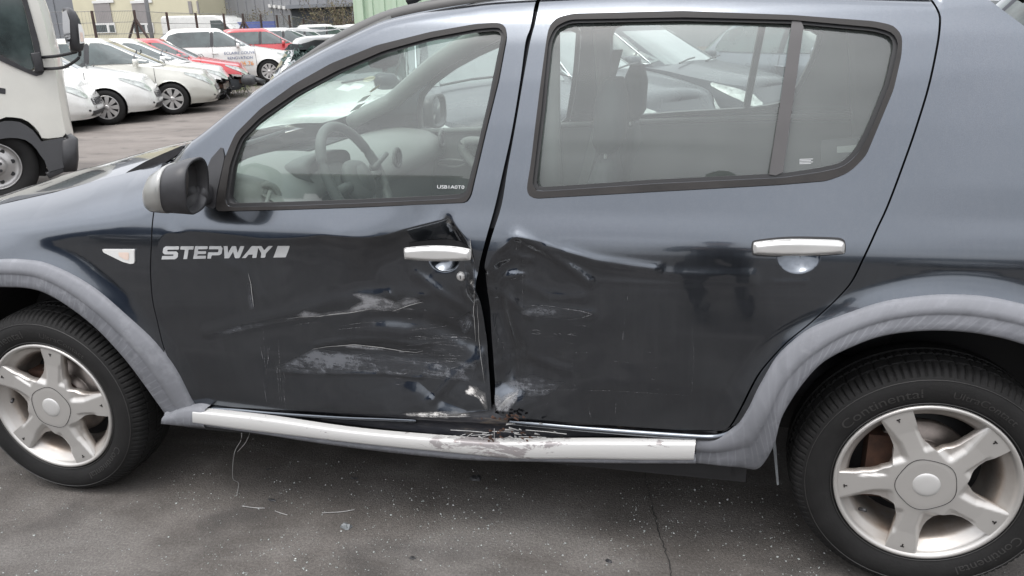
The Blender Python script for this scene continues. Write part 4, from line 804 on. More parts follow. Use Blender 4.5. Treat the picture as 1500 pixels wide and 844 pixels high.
def seat(cx, cy, w, top, base=.42, rear=False):
    root = bpy.data.objects.new('rear_bench' if rear else 'front_seat', None); COL.objects.link(root); root.parent = car; root.location = (cx, cy, base)
    V, F = blob([((.06, 0, .12), (.10, 0, 0), (0, w*.92, 0), 3.5), ((.12, 0, .3), (.075, 0, 0), (0, w, 0), 3.5), ((.18, 0, .5), (.06, 0, 0), (0, w*.95, 0), 3.5), ((.225, 0, top-.30-base), (.045, 0, 0), (0, w*.78, 0), 3), ((.235, 0, top-.22-base), (.025, 0, 0), (0, w*.6, 0), 2.6)]); mk('backrest', V, F, 'fabric', root)
    V, F = blob([((.14, 0, .0), (.02, 0, 0), (0, w*.9, 0), 3), ((.1, 0, .06), (.1, 0, 0), (0, w, 0), 3.5)]) if False else blob([((-.40, 0, .03), (0, w*.8, 0), (0, 0, .05), 3), ((-.30, 0, .05), (0, w, 0), (0, 0, .09), 3), ((.0, 0, .04), (0, w, 0), (0, 0, .09), 3), ((.1, 0, .02), (0, w*.9, 0), (0, 0, .07), 3)]); mk('seat_cushion', V, F, 'fabric', root)
    for yy in ((0,) if not rear else (-.38, .38)):
        V, F = blob([((.235, yy, top-.20-base), (.03, 0, 0), (0, .10, 0), 3), ((.24, yy, top-.17-base), (.045, 0, 0), (0, .13, 0), 3), ((.245, yy, top-.06-base), (.045, 0, 0), (0, .13, 0), 3), ((.25, yy, top-base), (.025, 0, 0), (0, .10, 0), 2.6)]); mk('headrest', V, F, 'fabric', root)
        for k in (-.05, .05): MB().tube([(.23, yy+k, top-.26-base), (.236, yy+k, top-.18-base)], .005, 6).go('headrest_post', 'silver', root, True)
seat(1.50, .42, .25, 1.29); seat(1.50, 1.22, .25, 1.29); seat(2.40, .83, .60, 1.18, rear=True)
# far door cards, pull handle, B pillar, belt
b = MB(); P = np.zeros((30, 12, 3))
for i, x in enumerate(np.linspace(.62, 2.66, 30)):
    for j, z in enumerate(np.linspace(.35, 1.0+.035*sst(.9, 2.3, x), 12)): P[i, j] = (x, 1.585+.01*math.sin(z*14)-.02*math.exp(-((z-.72)/.05)**2), z)
part('far_door_card', b.grid(P), 'interior', smooth=True)
part('belt_trim', MB().tube([(.62, 1.575, .995), (1.0, 1.575, 1.003), (1.52, 1.575, 1.03), (1.6, 1.575, 1.035), (2.3, 1.575, 1.055), (2.66, 1.575, 1.06)], .011, 8), 'interior2', smooth=True)
part('pull_handle', MB().tube(smoothpoly(np.array([(1.17, 1.55, .93), (1.05, 1.53, .955), (.965, 1.53, .955), (.955, 1.53, .91), (1.03, 1.53, .82), (1.17, 1.54, .73), (1.3, 1.55, .70)])), .021, 10), 'interior2', smooth=True)
part('door_release', MB().tube(smoothpoly(np.array([(.82, 1.56, .86), (.88, 1.55, .87), (.96, 1.55, .86), (.9, 1.56, .835), (.83, 1.56, .845), (.82, 1.56, .86)])), .007, 6), 'interior2', smooth=True)
for yb_ in (.165, 1.50):
    part('centre_pillar_trim', MB().tube([(1.60, yb_ if yb_ < 1 else 1.575, .95), (1.60, yb_+(-.01 if yb_ < 1 else .04), 1.15), (1.585, yb_+(.085 if yb_ < 1 else -.03), 1.42)], [.05, .04, .04], 10), 'interior', smooth=True)
part('seat_belt', MB().add([(1.62, .20, 1.32), (1.62, .245, 1.32), (1.66, .20, .5), (1.66, .155, .5)], [(0, 1, 2, 3)]), 'black_pl')
part('far_seat_belt', MB().add([(1.63, 1.48, 1.34), (1.67, 1.48, 1.34), (1.50, 1.5, .7), (1.46, 1.5, .7)], [(0, 1, 2, 3)]), 'interior2')
part('rear_pillar_trim', MB().tube([(2.72, 1.50, 1.0), (2.66, 1.46, 1.2), (2.56, 1.40, 1.42)], [.14, .11, .06], 12), 'interior', smooth=True)
part('parcel_shelf', MB().box(2.62, 3.05, .2, 1.46, .93, .95), 'interior')
s21 = np.linspace(0, 1, 21)
def tail(nm, pts, mat, bulge):
    q = np.array(pts); part(nm, MB().grid(across(q[:, 0], q[:, 1], Yb(q[:, 0], q[:, 1])+.012, .0, s21, bulge)), mat, smooth=True)
dq = DP+[-.006, -.004]; tail('rear_screen', resample(dq[:5], n=8), 'carglass', .05*np.ones(8)); tail('tailgate', resample(np.vstack([dq[4:], [(3.015, .99), (3.13, .8)]]), n=8), 'paint', .06*np.ones(8)); tail('rear_bumper', [(3.13, .80), (3.15, .7), (3.15, .5), (3.06, .40), (3.0, .33)], 'clad', .10*np.ones(5))
part('rear_spoiler', MB().grid(across(np.array([DP[0, 0]-.02, DP[0, 0]+.10, DP[0, 0]+.16, DP[0, 0]+.10]), np.array([1.50, 1.485, 1.465, 1.455]), np.array([.30, .29, .30, .30]), .02, s21, .05*np.ones(4))), 'black_pl', smooth=True)
V, F = blob([((.985, .86, 1.395), (0, .06, 0), (0, 0, .02), 3), ((.99, .86, 1.395), (0, .118, 0), (0, 0, .034), 3.5), ((1.01, .86, 1.395), (0, .118, 0), (0, 0, .034), 3.5)])
ms = at(562, 85, .80); dv_ = [Vector(v)-Vector((1.0, .86, 1.395))+Vector(ms) for v in V]; o = mk('rear_view_mirror', dv_, F, 'interior', car); o.rotation_euler = (0, 0, 0)
MB().tube([Vector(ms)+Vector((-.01, 0, .03)), Vector(ms)+Vector((-.05, 0, .12))], .009, 8).go('mirror_stem', 'interior', o, True)
MB().box(ms[0]-.004, ms[0]+.006, ms[1]-.012, ms[1]+.012, ms[2]-.047, ms[2]-.032).go('mirror_tab', 'interior', o)
# stickers on the windscreen (seen from inside)
for (px, py, w_, h_, mt, nm) in ((524, 157, .065, .05, 'paper', 'parking_sticker'), (533, 145, .06, .045, 'paper', 'parking_sticker'), (549, 130, .05, .05, 'green_s', 'round_sticker')):
    c_ = at(px, py, 1.34); u = Vector((.55, .0, .40)).normalized(); v = Vector((.2, 1, .1)).normalized(); q = [Vector(c_)+u*a*h_/2+v*b_*w_/2 for a, b_ in ((-1, -1), (1, -1), (1, 1), (-1, 1))]
    if nm == 'round_sticker': q = [Vector(c_)+u*math.sin(t_)*h_/2+v*math.cos(t_)*w_/2 for t_ in np.linspace(0, 2*math.pi, 24)[:-1]]
    part(nm, MB().add(q, [tuple(range(len(q)))]), mt)
# wipers lying at the foot of the screen
part('wiper_arm', MB().tube([(.46, .35, 1.065), (.42, .6, 1.07), (.39, .95, 1.072)], .008, 6), 'black_pl', smooth=True)
# black number plate leaning in the rear side window, quarter-glass print
b = MB(); q = [at(*p, .115) for p in ((1203, 206), (1264, 200), (1260, 238), (1203, 246))]; o = part('dark_board', MB().add([Vector(v) for v in q], [(0, 1, 2, 3)]), 'black')
q = [at(*p, .110) for p in ((1226, 215), (1258, 212), (1250, 223), (1226, 224))]; MB().add([Vector(v) for v in q], [(0, 1, 2, 3)]).go('pale_label', 'interior2', o)
b = MB()
for k in range(4):
    q = SP([(1172, 234.5+k*2.2), (1192-3*(k % 2), 233.8+k*2.2), (1192-3*(k % 2), 234.7+k*2.2), (1172, 235.4+k*2.2)]); b.add([(a[0], float(Yb0(a[0], a[1]))+.011+.020*max(0, (1.16-a[1])/.16)**1.5, a[1]) for a in q], [(0, 1, 2, 3)])
tag(part('glass_print', b, 'letter'), kind='stuff')
tv, tf = text_mesh('USB1A0T0', .012); c_ = SP([(656, 279)])[0]; MBt = np.c_[c_[0]+tv[:, 0]*1.4, [float(Yb0(c_[0]+a*1.4, c_[1]+b_))+.010+.020*max(0, (1.16-c_[1])/.16)**1.5 for a, b_ in tv[:, :2]], c_[1]+tv[:, 1]]
mk('etched_code', MBt, tf, 'letter', car, False)
# ------------------------------------------------------------------ parked cars: one builder
def pcar(name, label, cat, loc, rz, paint='white', L=3.95, Wd=1.72, H=1.47, wb=2.5, group=None, nose=.72, cowl=.98, full=True, chrome=False, seatc=True, style=0, nobumper=False, rimn=9, text=None, glassm='carglass', darkbonnet=False, mirc=None):
    root = thing(name, label, cat, (loc[0], loc[1], loc[2] if len(loc) > 2 else float(gh(loc[0], loc[1]))), rz, group)
    fo = .80*(L/3.95); xf = wb/2+fo; xr_ = -(L-xf); ax_ = .5*(xf-xr_); n_ = 4.6; R = .345
    wf_, wr_ = wb/2, -wb/2
    def Ht(x): return np.interp(x, [xr_, xr_+.25, -.9, .55, .95, xf-.25, xf], [cowl+.0, cowl+.06, cowl+.03, cowl, cowl-.045, nose+.05, nose-.06])
    def endf(v): return np.interp(v, [0, .2, .45, .75, 1], [-.07, 0, 0, -.05, -.17])
    def endr(v): return np.interp(v, [0, .2, .5, .8, 1], [.06, 0, 0, .03, .10])
    def wv(v): return Wd/2*np.interp(v, [0, .2, .55, .8, 1], [.93, .985, 1.0, .985, .935])
    NU, NV = 200, 15
    th = np.linspace(0, 2*math.pi, 1200); bx = np.sign(np.cos(th))*np.abs(np.cos(th))**(2/n_)*ax_; by = np.sign(np.sin(th))*np.abs(np.sin(th))**(2/n_)*Wd/2
    s_ = np.r_[0, np.cumsum(np.hypot(np.diff(bx), np.diff(by)))]; tt = np.interp(np.linspace(0, s_[-1], NU+1)[:-1], s_, th)
    cb, sb = np.cos(tt), np.sin(tt); ux = np.sign(cb)*np.abs(cb)**(2/n_); uy = np.sign(sb)*np.abs(sb)**(2/n_)
    xm = (xf+xr_)/2; vs = np.linspace(0, 1, NV); V = np.zeros((NU, NV, 3)); zs0 = .20
    def pt(uxx, uyy, v, off=0):
        a = ax_+(endf(v) if uxx > 0 else -endr(v))+off; x = xm+uxx*a; z = zs0+v*(Ht(x)-zs0); y = uyy*(wv(v)+off); 
        fl = 0
        for wx in (wf_, wr_):
            r = math.hypot(x-wx, z-.31); fl = max(fl, .022*(1-min(1, max(0, (r-R)/.14)))) if abs(uyy) > .7 else fl
        return (x, y+math.copysign(fl, y), z)
    for i in range(NU):
        for j in range(NV): V[i, j] = pt(ux[i], uy[i], vs[j])
    V = V.reshape(-1, 3)
    # snap to the wheel arches
    side_ = np.abs(np.repeat(uy, NV)) > .55; kill = np.zeros(len(V), bool)
    for wx in (wf_, wr_):
        dx = V[:, 0]-wx; dz = V[:, 2]-.31; r = np.hypot(dx, dz); ins = (r < R) & side_
        sn = ins & (r > R-.075); V[sn, 0] = wx+dx[sn]/r[sn]*R; V[sn, 2] = .31+dz[sn]/r[sn]*R; kill |= ins & ~sn
    F = []
    for i in range(NU):
        i2 = (i+1) % NU
        for j in range(NV-1):
            q = (i*NV+j, i2*NV+j, i2*NV+j+1, i*NV+j+1)
            if not any(kill[k] for k in q): F.append(q)
    if nobumper: F = [f for f in F if not (V[f[0], 0] > wf_+.25 and V[f[0], 2] < .56)]
    b = MB().add(V, F)
    # bonnet and rear deck
    top = np.array([pt(ux[i], uy[i], 1) for i in range(NU//2+1)]); xs_ = top[::2]
    P = np.zeros((len(xs_), 13, 3))
    for i, (x, y, z) in enumerate(xs_):
        for j, q in enumerate(np.linspace(1, -1, 13)): P[i, j] = (x, y*q, z+.07*(1-abs(q)**2.4)*min(1, abs(y)/.5))
    b.grid(P); body = b.go('body', paint, root, True)
    sm = body.data
    if darkbonnet:
        k = [i for i in range(len(xs_)) if .75 < xs_[i][0] < xf-.22]; Pd = P[k[0]:k[-1], 1:-1].copy(); Pd[:, :, 2] += .006; MB().grid(Pd).go('bonnet', darkbonnet, root, True)
    # cabin
    xw0, xw1 = .98, .12; xt0, xt1 = xr_+.10, xr_+(.72 if style == 0 else .80)
    if style == 1: xw0, xw1 = 1.22, .15
    zb_, zt_ = cowl-.03, H-.055
    def cab(ang_x, ang_y, v, off=0):
        s2 = v**.85 if True else v; f_ = xw0+(xw1-xw0)*v; r_ = xt0+(xt1-xt0)*v**1.3; w_ = Wd/2*(.925-.155*v-.02*v*v)
        a = (f_-r_)/2+off; return ((f_+r_)/2+ang_x*a, ang_y*(w_+off), zb_+(zt_-zb_)*v)
    NC, NK = 96, 10; n2 = 5.; th = np.linspace(0, 2*math.pi, NC+1)[:-1]
    t1 = np.linspace(0, 2*math.pi, 800); qx = np.sign(np.cos(t1))*np.abs(np.cos(t1))**(2/n2)*1.5; qy = np.sign(np.sin(t1))*np.abs(np.sin(t1))**(2/n2)*.75
    s_ = np.r_[0, np.cumsum(np.hypot(np.diff(qx), np.diff(qy)))]; t2 = np.interp(np.linspace(0, s_[-1], NC+1)[:-1], s_, t1); cx_ = np.sign(np.cos(t2))*np.abs(np.cos(t2))**(2/n2); cy_ = np.sign(np.sin(t2))*np.abs(np.sin(t2))**(2/n2)
    b = MB(); P = np.zeros((NC+1, NK+4, 3))
    for i in range(NC+1):
        for j in range(NK): P[i, j] = cab(cx_[i % NC], cy_[i % NC], j/(NK-1))
        c0 = P[i, NK-1]; xmid = (xw1+xt1)/2
        for k, (q, dz) in enumerate(((.96, .022), (.86, .040), (.5, .053), (0, .058))): P[i, NK+k] = (xmid+(c0[0]-xmid)*q, c0[1]*q, zt_+dz)
    b.grid(P); b.go('cabin', paint if style != 2 else 'black_pl', root, True)
    # glass patches
    def cabp(x, z, sgn, off):
        v = (z-zb_)/(zt_-zb_); f_ = xw0+(xw1-xw0)*v; r_ = xt0+(xt1-xt0)*max(v, 0)**1.3; w_ = Wd/2*(.925-.155*v-.02*v*v); u_ = min(.999, abs((x-(f_+r_)/2)/((f_-r_)/2))); return (x, sgn*(w_*(1-u_**n2)**(1/n2)+off), z)
    def sidewin(nm, poly, mat, off, sgn):
        P_ = resample(np.vstack([poly, poly[:1]]), .07)[:-1]; c_ = P_.mean(0); V = [cabp(x, z, sgn, off) for x, z in P_]; rr = [cabp(*(c_+(p-c_)*.5), sgn, off) for p in P_]; n = len(V); V = V+rr+[cabp(*c_, sgn, off)]
        F = [(i, (i+1) % n, (i+1) % n+n, i+n) for i in range(n)]+[(i+n, (i+1) % n+n, 2*n) for i in range(n)]; return mk(nm, V, F if sgn > 0 else [f[::-1] for f in F], mat, root, True)
    za, zc = cowl+.035, H-.105
    fx = lambda z: xw0+(xw1-xw0)*(z-zb_)/(zt_-zb_)
    rx = lambda z: xt0+(xt1-xt0)*((z-zb_)/(zt_-zb_))**1.3
    for sgn in (-1, 1):
        sidewin('front_side_window', np.array([(-.10, za), (fx(za)-.12, za), (fx(za)-.115, za+.03), (fx(za+.13)-.12, za+.13), (fx(zc-.06)-.10, zc-.05), (fx(zc)-.16, zc), (-.06, zc)]), glassm, .016, sgn)
        sidewin('rear_side_window', np.array([(-.19, za), (-.15, zc), (rx(zc)+.34, zc-.01), (rx(zc-.1)+.22, zc-.07), (rx(za+.1)+.32, za+.06), (rx(za)+.46, za+.02)]), glassm, .016, sgn)
        sidewin('pillar_cover', np.array([(-.185, za), (-.105, za), (-.065, zc), (-.145, zc)]), 'black_pl', .019, sgn)
        sidewin('quarter_bar', np.array([(fx(za)-.40, za), (fx(za)-.375, za), (fx(za)-.375, zc-.14), (fx(za)-.40, zc-.14)]), 'black_pl', .021, sgn)
        if chrome: 
            fr2 = [cabp(x, z, sgn, .018) for x, z in resample(np.array([(rx(za)+.40, za-.01), (fx(za)-.16, za-.012), (fx(zc)-.14, zc+.012), (-.2, zc+.018), (rx(zc)+.30, zc+.0), (rx(za+.1)+.24, za+.08), (rx(za)+.40, za-.01)]), .06)]; MB().tube(fr2, .008, 5, False).go('chrome_trim', 'whitetrim', root, True)
    def ends(nm, front, v0, v1, wfrac, mat, off=.006):
        P = np.zeros((9, 13, 3))
        for i, v in enumerate(np.linspace(v0, v1, 9)):
            for j, q in enumerate(np.linspace(-wfrac, wfrac, 13)):
                xx = (1-abs(q)**n2)**(1/n2); p_ = cab(xx if front else -xx, 0, v, off); w_ = Wd/2*(.925-.155*v-.02*v*v); P[i, j] = (p_[0], q*w_, p_[2])
        o = MB().grid(P).go(nm, mat, root, True); return o
    ends('windscreen', True, .09, .93, .90, 'carglass' if glassm == 'carglass' else glassm); ends('rear_screen', False, .25, .88, .82, 'carglass')
    if full:
        P_ = [Vector(cab((1-abs(q)**n2)**(1/n2), 0, .07, .02)) for q in (-.7, -.35, 0)]; 
        for y_, x_ in ((-.55, 0), (.05, 0)):
            f_ = xw0-.02; MB().tube([(f_+.02, y_, zb_+.055), (f_-.03, y_+.28, zb_+.09), (f_-.08, y_+.5, zb_+.10)], .010, 5).go('wiper', 'black_pl', root)
    # lower body details: patches in (u along the plan, v)
    def lpt(x, v, sgn, off):
        a = ax_+(endf(v) if x > xm else -endr(v)); u_ = min(.9995, abs(x-xm)/a); uy_ = (1-u_**n_)**(1/n_); p_ = pt(math.copysign(u_, x-xm), uy_*sgn, v); nrm = Vector((u_**(n_-1)*math.copysign(1, x-xm), sgn*uy_**(n_-1)*1.4, .15)).normalized(); return Vector(p_)+nrm*off
    def lpoly(nm, poly, mat, off, sgn, par=None):   # poly of (y-fraction or x, v) along the nose corner, param t: plan angle
        V = []; P_ = resample(np.vstack([poly, poly[:1]]), .05)[:-1]; c_ = P_.mean(0); n = len(P_)
        def q(t_, v): ct, st = abs(math.cos(t_))**(2/n_), abs(math.sin(t_))**(2/n_); p_ = Vector(pt(math.copysign(ct, math.cos(t_)), sgn*st, v)); nr = Vector((math.cos(t_), sgn*math.sin(t_), .25)).normalized(); return p_+nr*off
        V = [q(*p) for p in P_]+[q(*(c_+(p-c_)*.5)) for p in P_]+[q(*c_)]; F = [(i, (i+1) % n, (i+1) % n+n, i+n) for i in range(n)]+[(i+n, (i+1) % n+n, 2*n) for i in range(n)]; return MB().add(V, F).go(nm, mat, par or root, True)
    for sgn in (-1, 1):
        lpoly('headlight', np.array([(.20, .78), (.30, .90), (.62, .955), (.95, .985), (.98, .93), (.72, .80), (.42, .70), (.24, .70)]), 'lamp', .008, sgn)
        if not nobumper: lpoly('fog_lamp', np.array([(.30, .25), (.29, .31), (.37, .33), (.39, .26)]), 'black_pl', .007, sgn)
        lpoly('tail_lamp', np.array([(2.45, .62), (2.45, .95), (2.75, .95), (2.85, .62)]), 'red', .008, sgn)
        if full:
            for xx in (-.13, .98 if style == 0 else 1.05): 
                V = [tuple(lpt(xx-.02*(v-.5)+(0 if xx > 0 else 0), v, sgn, .003)) for v in np.linspace(.10, .99, 12)]; MB().tube(V, .0045, 4).go('door_seam', 'black', root)
            for xx in (.02, -.95): MB().tube([lpt(xx-.02, .80, sgn, .022), lpt(xx-.18, .81, sgn, .022)], .013, 6).go('door_handle', paint, root, True)
            MB().tube([lpt(xm+.75, .42, sgn, .004), lpt(xm-.75, .42, sgn, .004)], .012, 5).go('rubbing_strip', paint, root, True)
        V, F = blob([((fx(za)-.28, sgn*(Wd/2+.09), za+.01), (0, .05, 0), (0, 0, .03), 2.4), ((fx(za)-.30, sgn*(Wd/2+.09), za+.015), (0, .10, 0), (0, 0, .065), 2.6), ((fx(za)-.37, sgn*(Wd/2+.09), za+.015), (0, .105, 0), (0, 0, .075), 3)]); cm_ = np.mean(np.array([tuple(v) for v in V]), 0); V = [tuple(cm_+(np.array(tuple(v))-cm_)*(1 if mirc is None else .7)) for v in V]; mo = mk('side_mirror', V, F, paint if mirc is None else mirc, root)
        MB().tube([(fx(za)-.33, sgn*(Wd/2-.06), za-.01), (fx(za)-.34, sgn*(Wd/2+.05), za+.03)], .025, 6).go('mirror_foot', 'black_pl', mo, True)
    # grille, lower intake, plate
    def front(nm, y0, y1, v0, v1, mat, off, curve=0):
        P = np.zeros((5, 11, 3))
        for i, v in enumerate(np.linspace(v0, v1, 5)):
            for j, yv in enumerate(np.linspace(y0, y1, 11)):
                vv = v-curve*(yv/.5)**2*(0 if i > 2 else -1); u_ = (1-min(.99, abs(yv)/wv(vv))**n_)**(1/n_); p_ = pt(u_, 0, vv); P[i, j] = (p_[0]+off, yv, p_[2])
        return MB().grid(P).go(nm, mat, root, True)
    if nobumper:
        front('broken_front', -.72, .72, .0, .5, 'hole', -.22); 
        for sgn in (-1, 1): MB().box(xf-.35, xf-.12, sgn*.5-.03, sgn*.5+.03, .36, .44).go('chassis_leg', 'rust', root)
        MB().box(xf-.17, xf-.12, -.6, .6, .34, .46).go('crash_bar', 'steel', root)
        b = MB(); r2 = random.Random(5)
        for k in range(30): c0 = Vector((xf-.16+r2.uniform(-.06, .08), r2.uniform(-.7, .7), r2.uniform(.22, .55))); b.tube([c0, c0+Vector((r2.uniform(-.08, .08), r2.uniform(-.12, .12), r2.uniform(-.15, .1)))], .012, 4)
        tag(b.go('torn_plastic', 'black_pl', root), kind='stuff')
    else:
        g = front('grille', -.36, .36, .46, .68, 'black_pl', .006, .05)
        for v in (.50, .55, .60, .65): 
            P_ = []
            for yv in np.linspace(-.33, .33, 9): u_ = (1-(abs(yv)/wv(v))**n_)**(1/n_); p_ = pt(u_, 0, v); P_.append((p_[0]+.012, yv, p_[2]))
            MB().tube(P_, .008, 4).go('grille_bar', 'whitetrim', g)
        front('lower_intake', -.45, .45, .10, .27, 'black_pl', .006); front('bumper_lip', -.62, .62, .02, .07, paint, .03)
        front('number_plate', -.26, .26, .33, .43, 'frame', .014)
        MB().ico((xf-.035, 0, zs0+.79*(nose-zs0)), .045, 2, (.25, 1, 1)).go('badge', 'whitetrim', root, True)
    MB().box(xr_+.5, xf-.62, -Wd/2*.72, Wd/2*.72, .17, .30).go('underside', 'black', root)
    # wheels
    for wx in (wf_, wr_):
        for sgn in (-1, 1):
            wr = bpy.data.objects.new('wheel', None); COL.objects.link(wr); wr.parent = root; wr.location = (wx, sgn*(Wd/2-.015), .31); wr.rotation_euler = (0, 0, 0 if sgn < 0 else math.pi)
            if (paint, rimn, 't') not in WC:
                tb = MB().lathe([(.205, .02), (.21, .0), (.225, -.006), (.26, -.009), (.29, 0), (.305, .012), (.312, .04), (.312, .17), (.29, .2)], 48); WC[(paint, rimn, 't')] = tb.go('tyre', 'tyre', wr, True)
                WC[(paint, rimn, 'r')] = mk('rim', *rimgeo(rimn), 'alloy', wr, False); db = MB().lathe([(0, .05), (.19, .05)], 24); WC[(paint, rimn, 'd')] = db.go('rim_back', 'black', wr)
            else:
                for k in 'trd': c_ = WC[(paint, rimn, k)].copy(); COL.objects.link(c_); c_.parent = wr
            if wx == wf_ or True:
                th = np.linspace(0, math.pi, 14); P = np.array([[(wx+r*math.cos(t_), sgn*y, .31+r*math.sin(t_)) for r, y in ((R+.004, Wd/2-.01), (R, Wd/2-.3), (.05, Wd/2-.3))] for t_ in np.r_[-.4, th, math.pi+.4]]); MB().grid(P).go('wheel_arch', 'black', root)
    return root
WC = {}
def rimgeo(k):
    b = MB(); b.lathe([(.21, .0), (.205, -.004), (.192, .0), (.188, .03)], 48)
    n = k
    for i in range(n):
        a = 2*math.pi*i/n; e_ = Vector((math.cos(a), 0, math.sin(a))); l = Vector((-math.sin(a), 0, math.cos(a))); w0, w1 = .018, .62*math.pi*.19/n
        b.add([e_*.03-l*w0+Vector((0, .004, 0)), e_*.03+l*w0+Vector((0, .004, 0)), e_*.195+l*w1, e_*.195-l*w1, e_*.03-l*w0+Vector((0, .03, 0)), e_*.03+l*w0+Vector((0, .03, 0)), e_*.195+l*w1*.9+Vector((0, .03, 0)), e_*.195-l*w1*.9+Vector((0, .03, 0))], [(0, 1, 2, 3), (0, 4, 5, 1), (1, 5, 6, 2), (3, 2, 6, 7), (0, 3, 7, 4)])
    b.lathe([(0, -.012), (.03, -.01), (.045, .0), (.045, .03)], 20); return b.V, b.F
def gp(px, py, z=0): p = atz(px, py, z); return p
def by_front_wheel(px, depth, hd, wb=2.5, Wd=1.72):
    """place the car so that its visible (right side, -y local) front wheel stands on this bearing and distance"""
    v = np.array([(px-750)/FPX, -.25, 1.])@AX; k = depth/(v@AX[2]) if False else depth; p = CAM+v*k; c, s_ = math.cos(hd), math.sin(hd); lx, ly = wb/2, -Wd/2+.02
    return (p[0]-(lx*c-ly*s_), p[1]-(lx*s_+ly*c))
HD = rad(29); GR = 'cars parked in a slanting row beside the truck'
pcar('parked_car', 'white hatchback half hidden behind the truck cab, chrome-rimmed grille showing', 'car', by_front_wheel(44, 12.6, HD), HD, 'white', group=GR, H=1.46)
pcar('parked_car', 'white three-door hatchback with nine-spoke wheels right of the truck mirror', 'car', by_front_wheel(152, 14.0, HD), HD, 'white', group=GR, H=1.47)
pcar('parked_car', 'pearl silver car with a scuffed bumper and eight-spoke wheels', 'car', by_front_wheel(247, 15.6, HD), HD, 'silverp', group=GR, H=1.52, L=4.1, wb=2.6, style=1, rimn=7)
pcar('parked_car', 'white car with a dark bonnet edge, tucked between silver and red cars', 'car', by_front_wheel(283, 17.3, HD), HD, 'white', group=GR, H=1.5, style=1, nobumper=True, darkbonnet=None)
pcar('parked_car', 'red car with its front bumper torn off, white bonnet glare on top', 'car', by_front_wheel(318, 18.9, HD), HD, 'red', group=GR, H=1.47, nobumper=True)
HD2 = rad(31)
wl = by_front_wheel(396, 22.3, HD2); wcar = pcar('parked_car', 'white hatchback with blue and orange lettering on its front door', 'car', (*wl, .20), HD2, 'white', H=1.52, L=4.05, wb=2.58)
MATS['orange'] = simple('orange print', (.75, .26, .04), .5, 0, .05)
for (txt, mt, x, z, sz) in (('ECLAIRE COUVR', 'bluep', .56, .80, .105), ('RENOVATION', 'bluep', .56, .67, .10), ('17 06 76', 'orange', .62, .50, .15)):
    tv, tf = text_mesh(txt, sz); mk('door_lettering', np.c_[x+tv[:, 0]*1.05, np.full(len(tv), -.87), z+tv[:, 1]], tf, mt, wcar, False)
GR2 = 'second row of parked cars behind the lettered car'
pcar('parked_car', 'red hatchback just behind the white car with lettering', 'car', (*by_front_wheel(458, 24.6, HD2), .22), HD2, 'red', group=GR2, H=1.48, full=False)
for k, (px, dp, lab, H_, st_) in enumerate([(486, 26.6, 'white car directly right of the far red one', 1.5, 1), (512, 28.6, 'white car, second to the right of the far red one', 1.5, 0), (540, 30.6, 'tall white car in the middle of the far row', 1.62, 1), (566, 32.6, 'white car, third from the right end of the far row', 1.58, 0), (592, 34.8, 'white car, second from the right end of the far row', 1.64, 1), (616, 37., 'white car at the right end of the far row', 1.64, 1)]):
    pcar('parked_car', lab, 'car', (*by_front_wheel(px, dp, HD2), .22), HD2, 'white', group=GR2, H=H_, full=False, style=st_)
# the wreck behind the big car: screen shattered, roof peeled up
wp = CAM+7.6*((np.array([(505-750)/FPX, -.25, 1.]))@AX); WH = rad(-76)
wk = pcar('wrecked_car', 'white wrecked car with shattered windscreen and peeled roof edge', 'car', (wp[0]-.2, wp[1]+.7, 0), WH, 'white', H=1.44, mirc='black_pl')
b = MB(); P = np.zeros((5, 15, 3))
for i, u in enumerate(np.linspace(0, 1, 5)):
    for j, q in enumerate(np.linspace(-1, 1, 15)): P[i, j] = (.34-u*.20, q*(.62-.02*u), 1.30+.07*u+.02*math.sin(9*q)*u)
b.grid(P); b.go('roof_gap', 'hole', wk, True)
b = MB(); P2 = P.copy(); P2[:, :, 0] += .14; P2[:, :, 2] += .10-.0*P2[:, :, 2]; P2 = np.array([[(.47-.42*u, q*.66, 1.475+.012*math.sin(7*q+1)+.02*u) for q in np.linspace(-1, 1, 15)] for u in np.linspace(0, 1, 5)]); b.grid(P2); b.go('peeled_roof_edge', 'white', wk, True)
r2 = random.Random(9); b = MB()
for k in range(230):
    q = r2.uniform(-.60, .1); v = r2.uniform(.5, .84); f_ = .98+(.12-.98)*v; c0 = Vector((f_+.02+r2.uniform(0, .05), q, .95+.46*v)); s_ = r2.uniform(.015, .04)
    b.add([c0+Vector((r2.uniform(-s_, s_)*.5, r2.uniform(-s_, s_), r2.uniform(-s_, s_))) for _ in range(3)], [(0, 1, 2)])
tag(b.go('shattered_screen', 'shatter', wk, False, False), kind='stuff')
# dark cars on the far side, seen through the windows
GR3 = 'dark cars parked beyond the far side'
def far(px, py, dp): v = np.array([(px-750)/FPX, (py-422)/FPX, 1.])@AX; return CAM+v*dp
p = far(720, 190, 6.6); pcar('parked_car', 'dark car with clear headlamp seen through the front side window', 'car', (p[0]-.4, p[1]+1.1, 0), rad(-62), 'dark', group=GR3, chrome=True, H=1.45)
p = far(905, 170, 7.2); pcar('parked_car', 'dark grey car seen through the left half of the rear side window', 'car', (p[0]-1.0, p[1]+1.6, 0), rad(-33), 'dark', group=GR3, H=1.47)
p = far(1035, 160, 8.0); pcar('parked_car', 'black car with bright chrome window trim seen through the rear side window', 'car', (p[0]-.9, p[1]+2.2, 0), rad(-30), 'dark', group=GR3, chrome=True, H=1.46)
p = far(1210, 140, 9.4); pcar('parked_car', 'grey car seen through the small rear quarter window', 'car', (p[0]+.2, p[1]+2.2, 0), rad(-40), 'midgrey', group=GR3, H=1.5)
p = far(1500, 60, 7.5); pcar('parked_car', 'tall dark grey car showing at the top right corner behind the tail', 'car', (p[0]+.4, p[1]+1.2, 0), rad(175), 'dark', group=GR3, H=1.86, L=4.4, wb=2.65)
